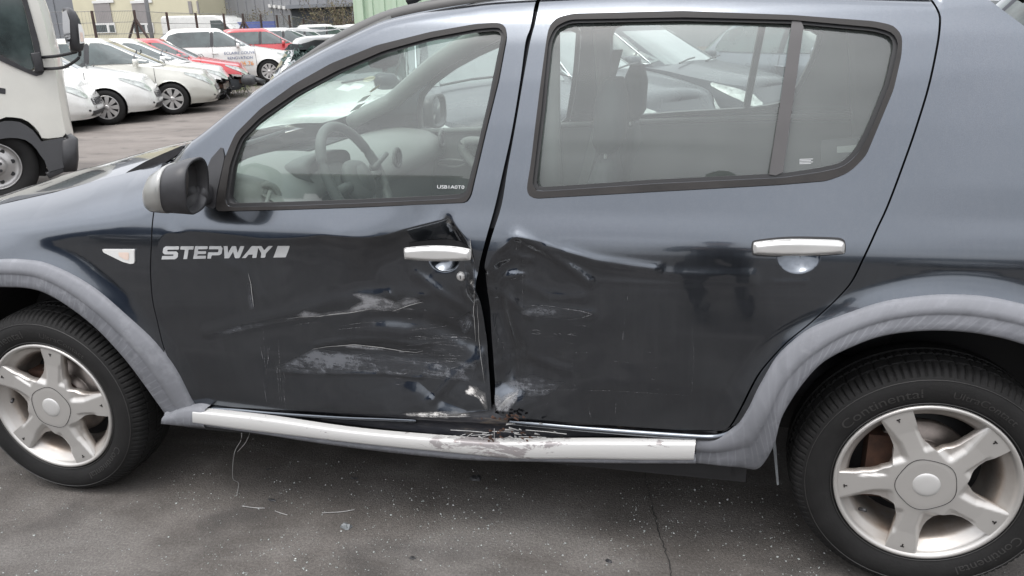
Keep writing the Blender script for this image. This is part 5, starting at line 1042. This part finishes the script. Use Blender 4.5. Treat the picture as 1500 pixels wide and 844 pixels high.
p = far(566, 60, 15.0); pcar('parked_car', 'beige people carrier in front of the pale green shed', 'car', (p[0], p[1]+1, .06), rad(-95), 'silverp', H=1.66, L=4.3, wb=2.7, style=1)
# ------------------------------------------------------------------ lorry at the left edge
at_world = at
TY = 0.; TH = rad(46); TO = np.array([-4.31, 4.07, 0.])
def at(px, py, y, _tr=True):   # here: the lorry's own upright plane, y metres behind its flank
    d = ray(px, py); c, s_ = math.cos(TH), math.sin(TH); q = CAM-TO; ql = np.array([q[0]*c+q[1]*s_, -q[0]*s_+q[1]*c, q[2]]); dl = np.array([d[0]*c+d[1]*s_, -d[0]*s_+d[1]*c, d[2]]); return ql+(y-ql[1])/dl[1]*dl
truck = thing('delivery_truck', 'white forward-control lorry cab with black mirror at the left edge', 'truck', tuple(TO), TH)
def tp(px, py, y=TY): p = at(px, py, y); return (p[0], p[2])
def tpart(n, poly, y0, y1, mat, bev=0, par=None):
    o = MB().prism([tp(*p, TY) if len(p) == 2 else p[:2] for p in poly], y0, y1).go(n, mat, par or truck)
    if bev: bevel(o, bev, 3)
    return o
cab_ = [(-8, -140), (20, -70), (47, -20), (60, 15), (72, 62), (80, 90), (86, 140), (94, 185), (97, 196)]
arcw = [(tp(97, 200)), tp(62, 204), tp(56, 192), tp(45, 180), tp(30, 173), tp(10, 171), tp(-40, 190), tp(-90, 260), tp(-90, -140)]
door = [tp(*p) for p in cab_]+arcw
win = [tp(*p) for p in [(-70, -40), (20, -38), (38, 20), (49, 70), (56, 100), (48, 105), (15, 88), (-10, 76), (-70, 50)]]
def flat(n, out, holes, y, thick, mat, par=None):
    o = panel(n, np.array(out), [np.array(h) for h in holes], lambda x, z: y+0*np.asarray(x, float)+.02*np.clip((-3.45-np.asarray(x))*-.0, 0, 1), .06, mat, par or truck, thick); return o
flat('cab_side', door, [win], TY, .05, 'white2')
MB().prism([tp(*p) for p in [(-90, -140), (-8, -140), (20, -70), (47, -20), (60, 15), (72, 62), (80, 90), (86, 140), (94, 185), (97, 200), (97, 240), (-90, 240)]], TY+.25, TY+1.95).go('cab_shell', 'white2', truck)
# cab front face (rounded towards the nose)
fpr = [tp(*p) for p in [(-8, -140), (20, -70), (47, -20), (60, 15), (72, 62), (80, 90), (86, 140), (94, 185), (97, 200), (98, 240)]]; P = np.zeros((len(fpr), 12, 3))
for i, (x, z) in enumerate(fpr):
    for j, q in enumerate(np.linspace(0, 1, 12)): P[i, j] = (x+.09*math.sin(min(1, q*5)*math.pi/2), TY+.0+2.0*q, z)
MB().grid(P).go('cab_front', 'white2', truck, True)
wo = panel('cab_window', np.array(win), [], lambda x, z: TY+.03+0*np.asarray(x, float), .1, 'carglass', truck, 0)
ws_in = [(a[0]*.96+np.mean([b_[0] for b_ in win])*.04, a[1]*.96+np.mean([b_[1] for b_ in win])*.04) for a in win]
panel('window_frame', np.array([tp(*p) for p in [(-78, -50), (26, -48), (44, 15), (57, 62), (66, 108), (52, 112), (15, 96), (-10, 84), (-78, 58)]]), [np.array(win)], lambda x, z: TY-.012+0*np.asarray(x, float), .05, 'black_pl', wo, .04)
tpart('mirror_bracket', [(44, 78), (58, 76), (64, 104), (52, 106)], TY-.07, TY, 'black_pl', .01)
mm = at(107, 44, TY-.32)
V, F = blob([((mm[0]-.055, mm[1], mm[2]+.0), (0, .08, 0), (0, 0, .15), 3), ((mm[0]-.05, mm[1], mm[2]), (0, .10, 0), (0, 0, .185), 3.5), ((mm[0]+.0, mm[1], mm[2]), (0, .105, 0), (0, 0, .19), 3.5), ((mm[0]+.045, mm[1]+.01, mm[2]-.01), (0, .095, 0), (0, 0, .17), 3.2), ((mm[0]+.07, mm[1]+.015, mm[2]-.02), (0, .06, 0), (0, 0, .11), 2.6)])
tm = mk('truck_mirror', V, F, 'black_pl', truck)
V, F = blob([((mm[0]-.0565, mm[1], mm[2]), (0, .088, 0), (0, 0, .165), 3.5), ((mm[0]-.057, mm[1], mm[2]), (0, .01, 0), (0, 0, .01), 3)]); mk('mirror_glass', V, F, 'mirrorglass', tm, False)
mg = [at(*p, TY-.43) for p in ((91, 18), (97, 15), (102, 30), (103, 55), (101, 69), (96, 62), (92, 42))]; MB().add(mg, [tuple(range(7))]).go('mirror_face', 'mirrorglass', tm)
lm = [at(*p, TY-.434) for p in ((114.5, 35), (119, 36), (123.5, 48), (124, 63), (117, 64)) ]; MB().add(lm, [(0, 1, 2, 3, 4)]).go('turn_lens', 'lens', tm); lm = [at(*p, TY-.438) for p in ((117, 47), (121, 48), (122.5, 61), (118, 61))]; MB().add(lm, [(0, 1, 2, 3)]).go('amber_lens', 'amber', tm)
for pts in ([(62, 84, 0), (85, 82, -.15), (112, 76, -.3)], [(64, 101, 0), (92, 99, -.15), (112, 88, -.28), (117, 80, -.3), (116, 72, -.32)]):
    MB().tube(smoothpoly(np.array([at(px, py, TY+dy) for px, py, dy in pts])), .014, 8).go('mirror_arm', 'black_pl', tm, True)
tpart('door_handle_recess', [(-20, 125), (8, 130), (8, 138), (-20, 134)], TY-.004, TY, 'black_pl')
ar_o = [tp(*p) for p in [(-90, 262), (-40, 190), (10, 176), (32, 179), (50, 192), (60, 207), (97, 200), (100, 243), (70, 252), (66, 236)]]; ar_i = [tp(*p) for p in [(58, 226), (50, 213), (36, 204), (20, 201), (0, 203), (-30, 214), (-70, 262)]]
flat('wheel_arch_trim', ar_o+ar_i, [], TY-.03, .10, 'trucktrim')
for poly, nm in (([(96, 195), (100, 201), (100, 243), (93, 247), (97, 240)], 'black_gap'),): tpart(nm, poly, TY-.02, TY+.1, 'black')
bm_ = at(106, 220, TY+.1); V, F = blob([((bm_[0], TY+.0, .58+0*bm_[2]), (.05, 0, 0), (0, .06, 0), 3)]) if False else blob([((tp(105, 251)[0]-.02, TY+.12, tp(105, 251)[1]), (.075, 0, 0), (0, .15, 0), 3.4), ((tp(107, 235)[0]-.03, TY+.12, tp(107, 235)[1]), (.085, 0, 0), (0, .17, 0), 3.4), ((tp(106, 205)[0]-.03, TY+.12, tp(106, 205)[1]), (.085, 0, 0), (0, .17, 0), 3.4), ((tp(103, 198)[0]-.02, TY+.12, tp(103, 198)[1]), (.04, 0, 0), (0, .09, 0), 3)])
mk('bumper_corner', V, F, 'black_pl', truck)
tpart('step', [(66, 253), (97, 244), (98, 250), (72, 262)], TY-.02, TY+.3, 'black_pl', .01)
tw = tp(-2, 268); wr = bpy.data.objects.new('wheel', None); COL.objects.link(wr); wr.parent = truck; wr.location = (tw[0], TY+.03, .36); wr.empty_display_size = .1
MB().lathe([(.21, .04), (.225, .0), (.30, -.012), (.345, .0), (.358, .02), (.362, .06), (.362, .2), (.33, .22)], 64).go('tyre', 'tyre', wr, True)
MB().lathe([(.22, .02), (.21, .0), (.205, .03), (.19, .055), (.15, .05), (.11, .01), (.09, .0), (.088, -.03), (.0, -.032)], 48).go('rim', 'alloy', wr, True)
for k in range(8): a = math.pi/4*k+.2; b = MB().lathe([(0, .046), (.020, .046)], 14, (.152*math.cos(a), -.005, .152*math.sin(a))); b.go('rim_hole', 'black', wr)
for k in range(5): a = 2*math.pi/5*k+.5; MB().lathe([(0, -.044), (.014, -.044), (.016, -.03)], 6, (.055*math.cos(a), 0, .055*math.sin(a))).go('wheel_nut', 'black_pl', wr)
MB().prism([tp(*p) for p in [(-90, 150), (40, 176), (70, 215), (70, 262), (-90, 262)]], TY+.20, TY+.24).go('wheel_housing', 'black', truck)
MB().box(-8, -1.6, TY-.02, TY+2.1, .62, 3.0).go('load_box', 'white2', truck); MB().box(-8, .4, TY+.5, TY+1.6, .42, .62).go('chassis', 'black', truck)
at = at_world
# ------------------------------------------------------------------ buildings, fence, van, scrub
def wall_building(name, label, y, px0, px1, z1, depth, mat, rib=None, ribmat=None, z0=0):
    x0 = at(px0, 40, y)[0]; x1 = at(px1, 40, y)[0]; root = thing(name, label, 'building', ((x0+x1)/2, y, 0)); cx = (x0+x1)/2
    MB().box(x0-cx, x1-cx, 0, depth, z0, z1).go('wall', mat, root)
    if rib:
        b = MB(); n = int((x1-x0)/rib)
        for k in range(n): xx = x0-cx+(k+.5)*rib; b.box(xx-rib*.18, xx+rib*.18, -.05, .0, z0+.1, z1-.1)
        tag(b.go('cladding_rib', ribmat or mat, root), kind='stuff')
    return root, cx
def wbox(root, cx, y, a, b_, nm, mat, d0=-.03, d1=.05, par=None):
    """rectangle between two pixels on the facade"""
    p0, p1 = at(*a, y), at(*b_, y); return MB().box(min(p0[0], p1[0])-cx, max(p0[0], p1[0])-cx, d0, d1, min(p0[2], p1[2]), max(p0[2], p1[2])).go(nm, mat, par or root)
BY = 44.
bL, cL = wall_building('warehouse', 'dark grey metal-clad warehouse behind the truck mirror', BY+.5, -420, 113, 14, 14, 'clad_dark', 1.1, 'clad_dark'); wbox(bL, cL, BY+.5, (58, 38), (78, 70), 'roller_door', 'clad_grey', -.08, 0)
bC, cC = wall_building('office_block', 'cream office block with tall grey shuttered windows', BY-1, 113, 294, 14, 12, 'cream')
for (xa, xb_, kind) in ((137, 166, 1), (193, 222, 1), (277, 284, 0), (300-0, 304, 2)):
    if kind == 2: continue
    if kind:
        f = wbox(bC, cC, BY-1, (xa, 4), (xb_, 34), 'shuttered_window', 'shutter', -.06, .0); wbox(bC, cC, BY-1, (xa-1.5, 1.5), (xb_+1.5, 4), 'lintel', 'frame', -.09, .0, f); wbox(bC, cC, BY-1, (xa-1.5, -34), (xb_+1, 1.4), 'upper_window', 'frame', -.05, 0)
        w_ = wbox(bC, cC, BY-1, (xa+2, 34.5), (xb_+5, 48), 'window', 'frame', -.08, .0); wbox(bC, cC, BY-1, (xa+4, 37), (xa+(xb_-xa)*.68+2, 47), 'pane', 'carglass', -.085, -.08, w_); wbox(bC, cC, BY-1, (xa+(xb_-xa)*.75+2, 37), (xb_+4, 47), 'pane', 'carglass', -.085, -.08, w_)
    else:
        wbox(bC, cC, BY-1, (275.5, 2), (283, 20), 'narrow_window', 'shutter', -.06, 0); wbox(bC, cC, BY-1, (299, 2)[0:2] if False else (288, 2), (293, 20), 'narrow_window', 'shutter', -.06, 0)
bR, cR = wall_building('factory_hall', 'long pale grey ribbed factory hall with a dark loading bay', BY+2, 294, 1900, 14, 14, 'clad_grey', .62, 'clad_grey')
wbox(bR, cR, BY+2, (427, 9), (518, 60), 'loading_bay', 'hole', -.07, 0); wbox(bR, cR, BY+2, (424, 8), (520, 9.5), 'bay_lintel', 'clad_dark', -.5, 0)
for k in range(5): wbox(bR, cR, BY+2, (396+k*7, 6.5+k*.9), (400+k*7, 11+k*.9), 'wall_lamp', 'frame', -.3, 0)
bG, cG = wall_building('green_shed', 'pale green corrugated metal shed right of the scrub', 24, 520, 740, 9, 10, 'clad_green', .42, 'clad_green'); wbox(bG, cG, 24, (517, -80), (539, 75), 'corner_panel', 'clad_green', -.14, 0)
p_ = at(217, 20, 34); lp = thing('lamp_post', 'pale grey lamp post in front of the cream office block', 'lamp post', (p_[0], 34, .2)); MB().tube([(0, 0, 0), (0, 0, 9)], [.11, .07], 12).go('pole', 'clad_grey', lp, True); MB().box(-.9, .1, -.12, .12, 8.95, 9.08).go('lamp_head', 'clad_grey', lp)
# fence
fx_ = [(134, 24, 16), (196, 25, 15), (243.5, 26, 18), (286, 27, 19), (327, 28, 20), (355, 29, 20), (381, 30, 21), (405, 31, 22), (423, 32, 22), (444, 33, 27)]
fence = thing('wire_fence', 'wire mesh fence on rusty steel posts behind the cars', 'fence', (0, 0, 0)); tops = []
for k, (px, dp, pt_) in enumerate(fx_):
    v = CAM+dp*(np.array([(px-750)/FPX, (pt_-422)/FPX, 1.])@AX); zt_ = v[2]; lean = 0.
    MB().tube([(v[0], v[1], .0), (v[0], v[1], zt_)], .042, 6).go('fence_post', 'fence', fence); tops.append(v)
for a in (1, 5):
    for sx in (-1, 1): v = tops[a]; MB().tube([(v[0], v[1], v[2]-.25), (v[0]+sx*1.1, v[1], .2)], .04, 6).go('brace', 'fence', fence)
b = MB()
ext_ = [tops[0]+(tops[0]-tops[1])*2]+tops+[tops[-1]+(tops[-1]-tops[-2])*2]
for h in (.02, .35, .7, 1.05, 1.4): b.tube([(v[0], v[1], v[2]-h) for v in ext_], .008, 4)
for a, c_ in zip(ext_[:-1], ext_[1:]):
    for q in np.linspace(0, 1, 26): v = a+(c_-a)*q; b.tube([(v[0], v[1], v[2]), (v[0], v[1], v[2]-1.7)], .0035, 3)
tag(b.go('wire_mesh', 'wire', fence), kind='stuff')
# van
vy = 33.; vx0, vx1 = at(236, 40, vy)[0], at(362, 40, vy)[0]; van = thing('white_van', 'long white panel van with an overgrown nose behind the fence', 'van', ((vx0+vx1)/2, vy, .2)); Lv = (vx1-vx0)/2
pv = [(-Lv, .35), (Lv, .35), (Lv, 1.0), (Lv-.35, 1.25), (Lv-1.35, 2.15), (Lv-1.7, 2.28), (-Lv+.1, 2.33), (-Lv, 2.2)]; o = MB().prism(pv, 0, 1.9).go('body', 'white', van); bevel(o, .10, 4)
MB().prism([(Lv-.55, 1.3), (Lv-1.35, 2.05), (Lv-1.9, 2.05), (Lv-1.9, 1.3)], -.012, .0).go('cab_window', 'carglass', van); MB().prism([(-Lv+.05, .95), (Lv-.4, .95), (Lv-.4, 1.0), (-Lv+.05, 1.0)], -.015, 0).go('rubbing_strip', 'black_pl', van)
for sx in (-Lv+1.2, Lv-.9): MB().lathe([(0, -.02), (.2, -.02), (.33, 0), (.34, .2)], 28, (sx, 0, .33)).go('wheel', 'tyre', van, True)
p_ = at(378, 42, 34); bb = MB().box(p_[0]-1.1, p_[0]+.9, 34, 34.1, 1.3, 2.15).go('blue_board', 'bluebox'); tag(bb, 'blue board standing behind the fence right of the van', 'board')
def bush(name, label, cat, px, py, y, w, h, dens, leaf, seed=1, z0=.1, leafn=1500):
    r_ = random.Random(seed); c_ = at(px, py, y); root = thing(name, label, cat, (c_[0], y, z0)); b = MB(); lf = MB()
    for k in range(dens):
        x0 = r_.uniform(-w, w)*.6; p = Vector((x0, r_.uniform(-.5, .5), 0)); pts = [p.copy()]; d = Vector((x0/w*.6+r_.uniform(-.3, .3), r_.uniform(-.3, .3), 1)).normalized(); n = r_.randint(4, 7); hh = h*r_.uniform(.5, 1)*(1-.35*(x0/w)**2)
        for s_ in range(n): d = (d+Vector((r_.uniform(-.3, .3), r_.uniform(-.3, .3), r_.uniform(-.1, .1)))).normalized(); p = p+d*hh/n; pts.append(p.copy())
        b.tube(pts, [.03*(1-i/(n+1))+.006 for i in range(n+1)], 4, False)
        for s_ in range(6):
            q = pts[r_.randint(1, n)]; d2 = Vector((r_.uniform(-1, 1), r_.uniform(-.7, .7), r_.uniform(-.1, .9))).normalized()*r_.uniform(.25, .7); b.tube([q, q+d2*.5, q+d2+Vector((0, 0, -.05))], [.012, .009, .004], 3, False)
            for _ in range(leafn//(dens*6)):
                c0 = q+d2*r_.uniform(.1, 1.1)+Vector((r_.gauss(0, .10), r_.gauss(0, .10), r_.gauss(0, .10))); s2 = r_.uniform(.025, .06); u = Vector((r_.uniform(-1, 1), r_.uniform(-1, 1), r_.uniform(-1, 1)))*s2; v2 = Vector((r_.uniform(-1, 1), r_.uniform(-1, 1), r_.uniform(-1, 1)))*s2; lf.add([c0, c0+u, c0+u+v2, c0+v2], [(0, 1, 2, 3)])
    b.go('branches', 'twig', root); o = mk('foliage', lf.V, lf.F, leaf, root, False); return root
bush('shrub', 'bare brown shrub rising in front of the grey hall above the van nose', 'shrub', 346, 40, 35, 1.2, 3.0, 26, 'leaf', 2, leafn=2600)
bush('shrub', 'low scrub beside the middle fence posts', 'shrub', 398, 48, 36, 2.0, 2.2, 30, 'leaf', 3, leafn=3000); bush('shrub', 'tall tangled brown shrub in front of the dark loading bay', 'shrub', 490, 40, 37, 2.0, 3.4, 46, 'leaf', 4, leafn=7000)
bush('climber', 'green-brown creeper growing over the nose of the white van', 'creeper', 333, 46, 32.4, .8, 1.9, 16, 'leaf', 5, leafn=1800); bush('shrub', 'brown shrub between the loading bay and the green shed', 'shrub', 512, 44, 35, .7, 3.0, 14, 'leaf', 6, leafn=2000)
b = MB(); r_ = random.Random(8)
for k in range(900):
    v = gp(r_.uniform(300, 345), 0) if False else None; px = r_.gauss(345, 14); c0 = Vector(atz(px, r_.gauss(134, 5))) ; c0.z = .02+float(gh(c0.x, c0.y)); s_ = r_.uniform(.04, .16); b.add([c0, c0+Vector((.01, 0, 0)), c0+Vector((r_.uniform(-.06, .06), 0, s_))], [(0, 1, 2)])
tag(mk('dry_grass', b.V, b.F, 'weed', None, False), 'tuft of dry weeds on the ground by the broken red car', 'weeds', kind='stuff')
# ------------------------------------------------------------------ what lies behind the camera (only mirrored in paint and glass)
bb_ = thing('blue_warehouse', 'low blue warehouse mirrored in the front side window', 'building', (-24, -27, 0)); MB().box(-17, 17, -8, 0, 0, 6.9).go('wall', 'clad_blue', bb_); MB().box(-17.1, 17.1, -.1, .2, 6.9, 7.2).go('roof_edge', 'clad_grey', bb_)
b2_ = thing('grey_workshop', 'low grey workshop mirrored in the rear flank', 'building', (22, -30, 0)); MB().box(-14, 14, -8, 0, 0, 3.8).go('wall', 'clad_dark', b2_); MB().box(-3, 1, 0, .1, 0, 3).go('door', 'frame', b2_)
GR4 = 'cars mirrored in the dark flank'
for (x, y, h_, pt_, lab) in ((-6, -8.5, 80, 'dark', 'dark car mirrored in the front door'), (7.5, -13, 95, 'midgrey', 'grey car mirrored in the rear door'), (11.5, -12, 88, 'red', 'red car mirrored in the rear wing')): pcar('parked_car', lab, 'car', (x, y, 0), rad(h_), pt_, group=GR4, full=False)
# the photographer, standing behind the phone
def person(loc, rz):
    root = thing('person', 'person in black beanie and dark jacket, mirrored in the rear window', 'person', loc, rz)
    J = {'pel': (0, 0, .95), 'chest': (0, .0, 1.22), 'neck': (0, .0, 1.44), 'head': (0, .02, 1.5), 'kneeL': (-.11, .03, .5), 'kneeR': (.11, .03, .5), 'ankL': (-.13, 0, .09), 'ankR': (.13, 0, .09), 'toeL': (-.14, .17, .04), 'toeR': (.14, .17, .04), 'shL': (-.19, 0, 1.38), 'shR': (.19, 0, 1.38), 'elL': (-.27, .08, 1.12), 'elR': (.27, .08, 1.12), 'wrL': (-.16, .30, 1.22), 'wrR': (.13, .30, 1.22), 'hL': (-.1, .02, .9), 'hR': (.1, .02, .9)}
    rd = {'pel': .15, 'chest': .165, 'neck': .075, 'head': .07, 'kneeL': .07, 'kneeR': .07, 'ankL': .05, 'ankR': .05, 'toeL': .04, 'toeR': .04, 'shL': .085, 'shR': .085, 'elL': .055, 'elR': .055, 'wrL': .035, 'wrR': .035, 'hL': .11, 'hR': .11}
    E = [('pel', 'chest'), ('chest', 'neck'), ('neck', 'head'), ('pel', 'hL'), ('hL', 'kneeL'), ('kneeL', 'ankL'), ('ankL', 'toeL'), ('pel', 'hR'), ('hR', 'kneeR'), ('kneeR', 'ankR'), ('ankR', 'toeR'), ('chest', 'shL'), ('shL', 'elL'), ('elL', 'wrL'), ('chest', 'shR'), ('shR', 'elR'), ('elR', 'wrR')]
    def skin(nm, J, rd, E, rootk, mat, sub=2):
        ks = list(J); me = bpy.data.meshes.new(nm); me.from_pydata([J[k] for k in ks], [(ks.index(a), ks.index(b_)) for a, b_ in E], []); o = bpy.data.objects.new(nm, me); COL.objects.link(o); o.parent = root; me.materials.append(MATS[mat])
        o.modifiers.new('skin', 'SKIN'); 
        if not me.skin_vertices:
            bpy.context.view_layer.objects.active = o; o.select_set(True); bpy.ops.mesh.customdata_skin_add()
        for i, k in enumerate(ks): me.skin_vertices[0].data[i].radius = (rd[k], rd[k]*.8 if k in ('chest', 'pel') else rd[k])
        me.skin_vertices[0].data[ks.index(rootk)].use_root = True; sb_ = o.modifiers.new('sub', 'SUBSURF'); sb_.levels = sub; sb_.render_levels = sub; return o
    skin('body', J, rd, E, 'pel', 'jacket')
    V, F = blob([((0, .01, 1.47), (.045, 0, 0), (0, .05, 0), 2.2), ((0, .035, 1.50), (.06, 0, 0), (0, .08, 0), 2.2), ((0, .03, 1.56), (.072, 0, 0), (0, .095, 0), 2.2), ((0, .02, 1.63), (.078, 0, 0), (0, .098, 0), 2.2), ((0, .01, 1.69), (.07, 0, 0), (0, .085, 0), 2.2)]); h = mk('head', V, F, 'skin', root)
    MB().ico((0, .128, 1.575), .016, 2, (.8, 1, 1.6)).go('nose', 'skin', h, True)
    for s_ in (-1, 1): MB().ico((s_*.08, .015, 1.575), .028, 2, (.35, .8, 1.1)).go('ear', 'skin', h, True); MB().ico((s_*.032, .112, 1.60), .010, 2, (1.3, .6, .8)).go('eye', 'black', h, True)
    MB().box(-.025, .025, .112, .122, 1.525, 1.532).go('mouth', 'amber', h)
    V, F = blob([((0, .012, 1.625), (.088, 0, 0), (0, .108, 0), 2.2), ((0, .012, 1.66), (.092, 0, 0), (0, .112, 0), 2.2), ((0, .005, 1.70), (.084, 0, 0), (0, .102, 0), 2.2), ((0, 0, 1.735), (.055, 0, 0), (0, .07, 0), 2.2), ((0, 0, 1.75), (.02, 0, 0), (0, .025, 0), 2.2)]); mk('beanie', V, F, 'beanie', root)
    for s_ in (-1, 1):
        Jh = {'w': (s_*.145, .30, 1.22), 'p': (s_*.125, .35, 1.255)}; rh = {'w': .03, 'p': .034}; Eh = [('w', 'p')]
        for f_, (dx, L_) in enumerate(((-.02, .030), (0, .036), (.018, .034), (.034, .026))):
            a = f'a{f_}'; b2 = f'b{f_}'; Jh[a] = (s_*(.105-.015*f_*.3), .375+.004*f_, 1.29-.018*f_); Jh[b2] = (s_*(.075-.004*f_), .372+.004*f_, 1.292-.018*f_); rh[a] = .010; rh[b2] = .008; Eh += [('p', a), (a, b2)]
        Jh['t'] = (s_*.11, .33, 1.30); rh['t'] = .010; Eh.append(('p', 't')); skin('hand', Jh, rh, Eh, 'w', 'skin', 1)
    return root
pr_ = person((2.22, -2.36, 0), 0)
ph = MB().box(-.038, .038, -.004, .004, -.075, .075, Matrix.Rotation(rad(90), 3, 'Y')); o = ph.go('phone', 'black'); bevel(o, .003); o.location = (2.22, -1.975, 1.295); tag(o, 'black phone held level in both hands', 'phone')
# ------------------------------------------------------------------ grit, shards and scraps on the ground
r_ = random.Random(21); b = MB()
cl = [(r_.uniform(250, 1150), r_.uniform(690, 844)) for _ in range(60)]+[(150, 780), (60, 830), (640, 790), (720, 760), (660, 800), (1010, 760), (1160, 790), (1190, 830), (880, 800), (500, 820), (450, 735), (830, 745), (560, 740), (1090, 700)]*2
for k in range(2300):
    if r_.random() < .5: px, py = r_.uniform(-40, 1540), r_.uniform(640, 870)
    else: c_ = r_.choice(cl); px, py = c_[0]+r_.gauss(0, 28), c_[1]+r_.gauss(0, 14)
    if py < 640: continue
    p = atz(px, py); 
    if p[1] > 1.5: continue
    s_ = abs(r_.gauss(0, .0014))+.0007; a = r_.uniform(0, 6.28); h = s_*r_.uniform(.5, 1.1); c3 = (p[0]+r_.uniform(-.03, .03), p[1]+r_.uniform(-.03, .03), .001)
    V = [(c3[0]+s_*math.cos(a+t_)*r_.uniform(.6, 1.2), c3[1]+s_*math.sin(a+t_)*r_.uniform(.6, 1.2), c3[2]) for t_ in (0, 1.6, 3.1, 4.7)]+[(c3[0], c3[1], c3[2]+h)]; b.add(V, [(0, 1, 4), (1, 2, 4), (2, 3, 4), (3, 0, 4)])
tag(mk('glass_grit', b.V, b.F, 'shard', None, False), 'tiny broken glass crumbs scattered over the dark asphalt', 'broken glass', kind='stuff')
def scrap(px, py, w, h, mat, label, seed, hz=.012, z=0):
    r_ = random.Random(seed); c_ = atz(px, py); n = 9; V = []
    pl_ = [(w*(.6+.5*r_.random())*math.cos(2*math.pi*k/n), h*(.6+.5*r_.random())*math.sin(2*math.pi*k/n)) for k in range(n)]
    V = [(x, y, .002) for x, y in pl_]+[(x*.8, y*.8, hz*r_.uniform(.5, 1.2)) for x, y in pl_]+[(0, 0, hz)]; F = [(k, (k+1) % n, (k+1) % n+n, k+n) for k in range(n)]+[(k+n, (k+1) % n+n, 2*n) for k in range(n)]
    o = mk('scrap', V, F, mat, None, False); o.location = (c_[0], c_[1], 0); tag(o, label, 'debris'); return o
scrap(508, 773, .022, .016, 'debris', 'grey plastic shard lying alone left of the sill centre', 1); scrap(398, 733, .016, .008, 'black_pl', 'small black scrap just right of the dangling wire', 2, .006); scrap(698, 702, .022, .02, 'black_pl', 'largest black scrap, lying under the sill', 3); scrap(892, 823, .012, .008, 'black_pl', 'small dark clod near the bottom edge right of centre', 4, .006)
scrap(519, 702, .014, .006, 'black_pl', 'dark flake in the sill shadow right of the wire', 5, .005); scrap(604, 818, .012, .008, 'asph_patch', 'dark crumb near the bottom edge left of centre', 6, .004); scrap(392, 688, .012, .006, 'black_pl', 'thin black flake close behind the wire', 7, .004); scrap(710, 760, .006, .004, 'black_pl', 'tiny black crumb below the largest scrap', 8, .004)
def wire(name, label, pts, r, mat): o = MB().tube(smoothpoly(np.array(pts)), r, 5).go(name, mat, None, True); tag(o, label, 'wire'); return o
wp_ = [(*atz(347, 728)[:2], .004), (*atz(350, 712)[:2], .01), tuple(at(341, 700, .10)), tuple(at(343, 665, .06)), tuple(at(353, 645, .05)), tuple(at(354, 634, .05))]
wire('hanging_wire', 'thin pale wire hanging from the sill to the ground', wp_, .0011, 'scrline'); wire('loose_strand', 'short wire loop hanging beside the longer wire', [tuple(at(348, 662, .06)), tuple(at(360, 648, .05)), tuple(at(366, 634, .05))], .0009, 'scrline')
wire('wire_scrap', 'thin pale strand lying left of the grey shard, nearer the wheel', [(*atz(355, 743)[:2], .004), (*atz(372, 745)[:2], .003), (*atz(388, 746)[:2], .004)], .0013, 'scrline'); wire('wire_scrap', 'thin bent strand lying just above the grey shard', [(*atz(403, 750)[:2], .004), (*atz(412, 753)[:2], .003), (*atz(421, 756)[:2], .004)], .0013, 'scrline'); wire('wire_scrap', 'straight pale strand lying right above the grey shard', [(*atz(472, 753)[:2], .004), (*atz(500, 751)[:2], .003), (*atz(520, 748)[:2], .004)], .0013, 'scrline')
cp_ = [(945, 690), (950, 722), (960, 760), (968, 790), (978, 820), (985, 860)]; q = resample(smoothpoly(np.array([atz(*p) for p in cp_])), .012); rr_ = random.Random(2); V = []; F = []
for i, p in enumerate(q): wv_ = rr_.uniform(.0004, .0016); dx = rr_.gauss(0, .0022); V += [(p[0]+dx-wv_, p[1], .0035), (p[0]+dx+wv_, p[1], .0035)]
F = [(2*i, 2*i+1, 2*i+3, 2*i+2) for i in range(len(q)-1)]; tag(mk('crack', V, F, 'black', None, False), kind='structure')
for (px, py, w_, h_, sd_) in ((800, 735, .15, .06, 1), (430, 760, .2, .05, 2), (690, 790, .2, .05, 3), (300, 700, .12, .05, 4)):
    pass
# mudflap strip by the rear wheel
part('mudflap_strip', MB().add([at(1131, 640, .05), at(1136, 640, .05), at(1141, 710, .05), at(1138, 711, .05)], [(0, 1, 2, 3)]), 'debris')
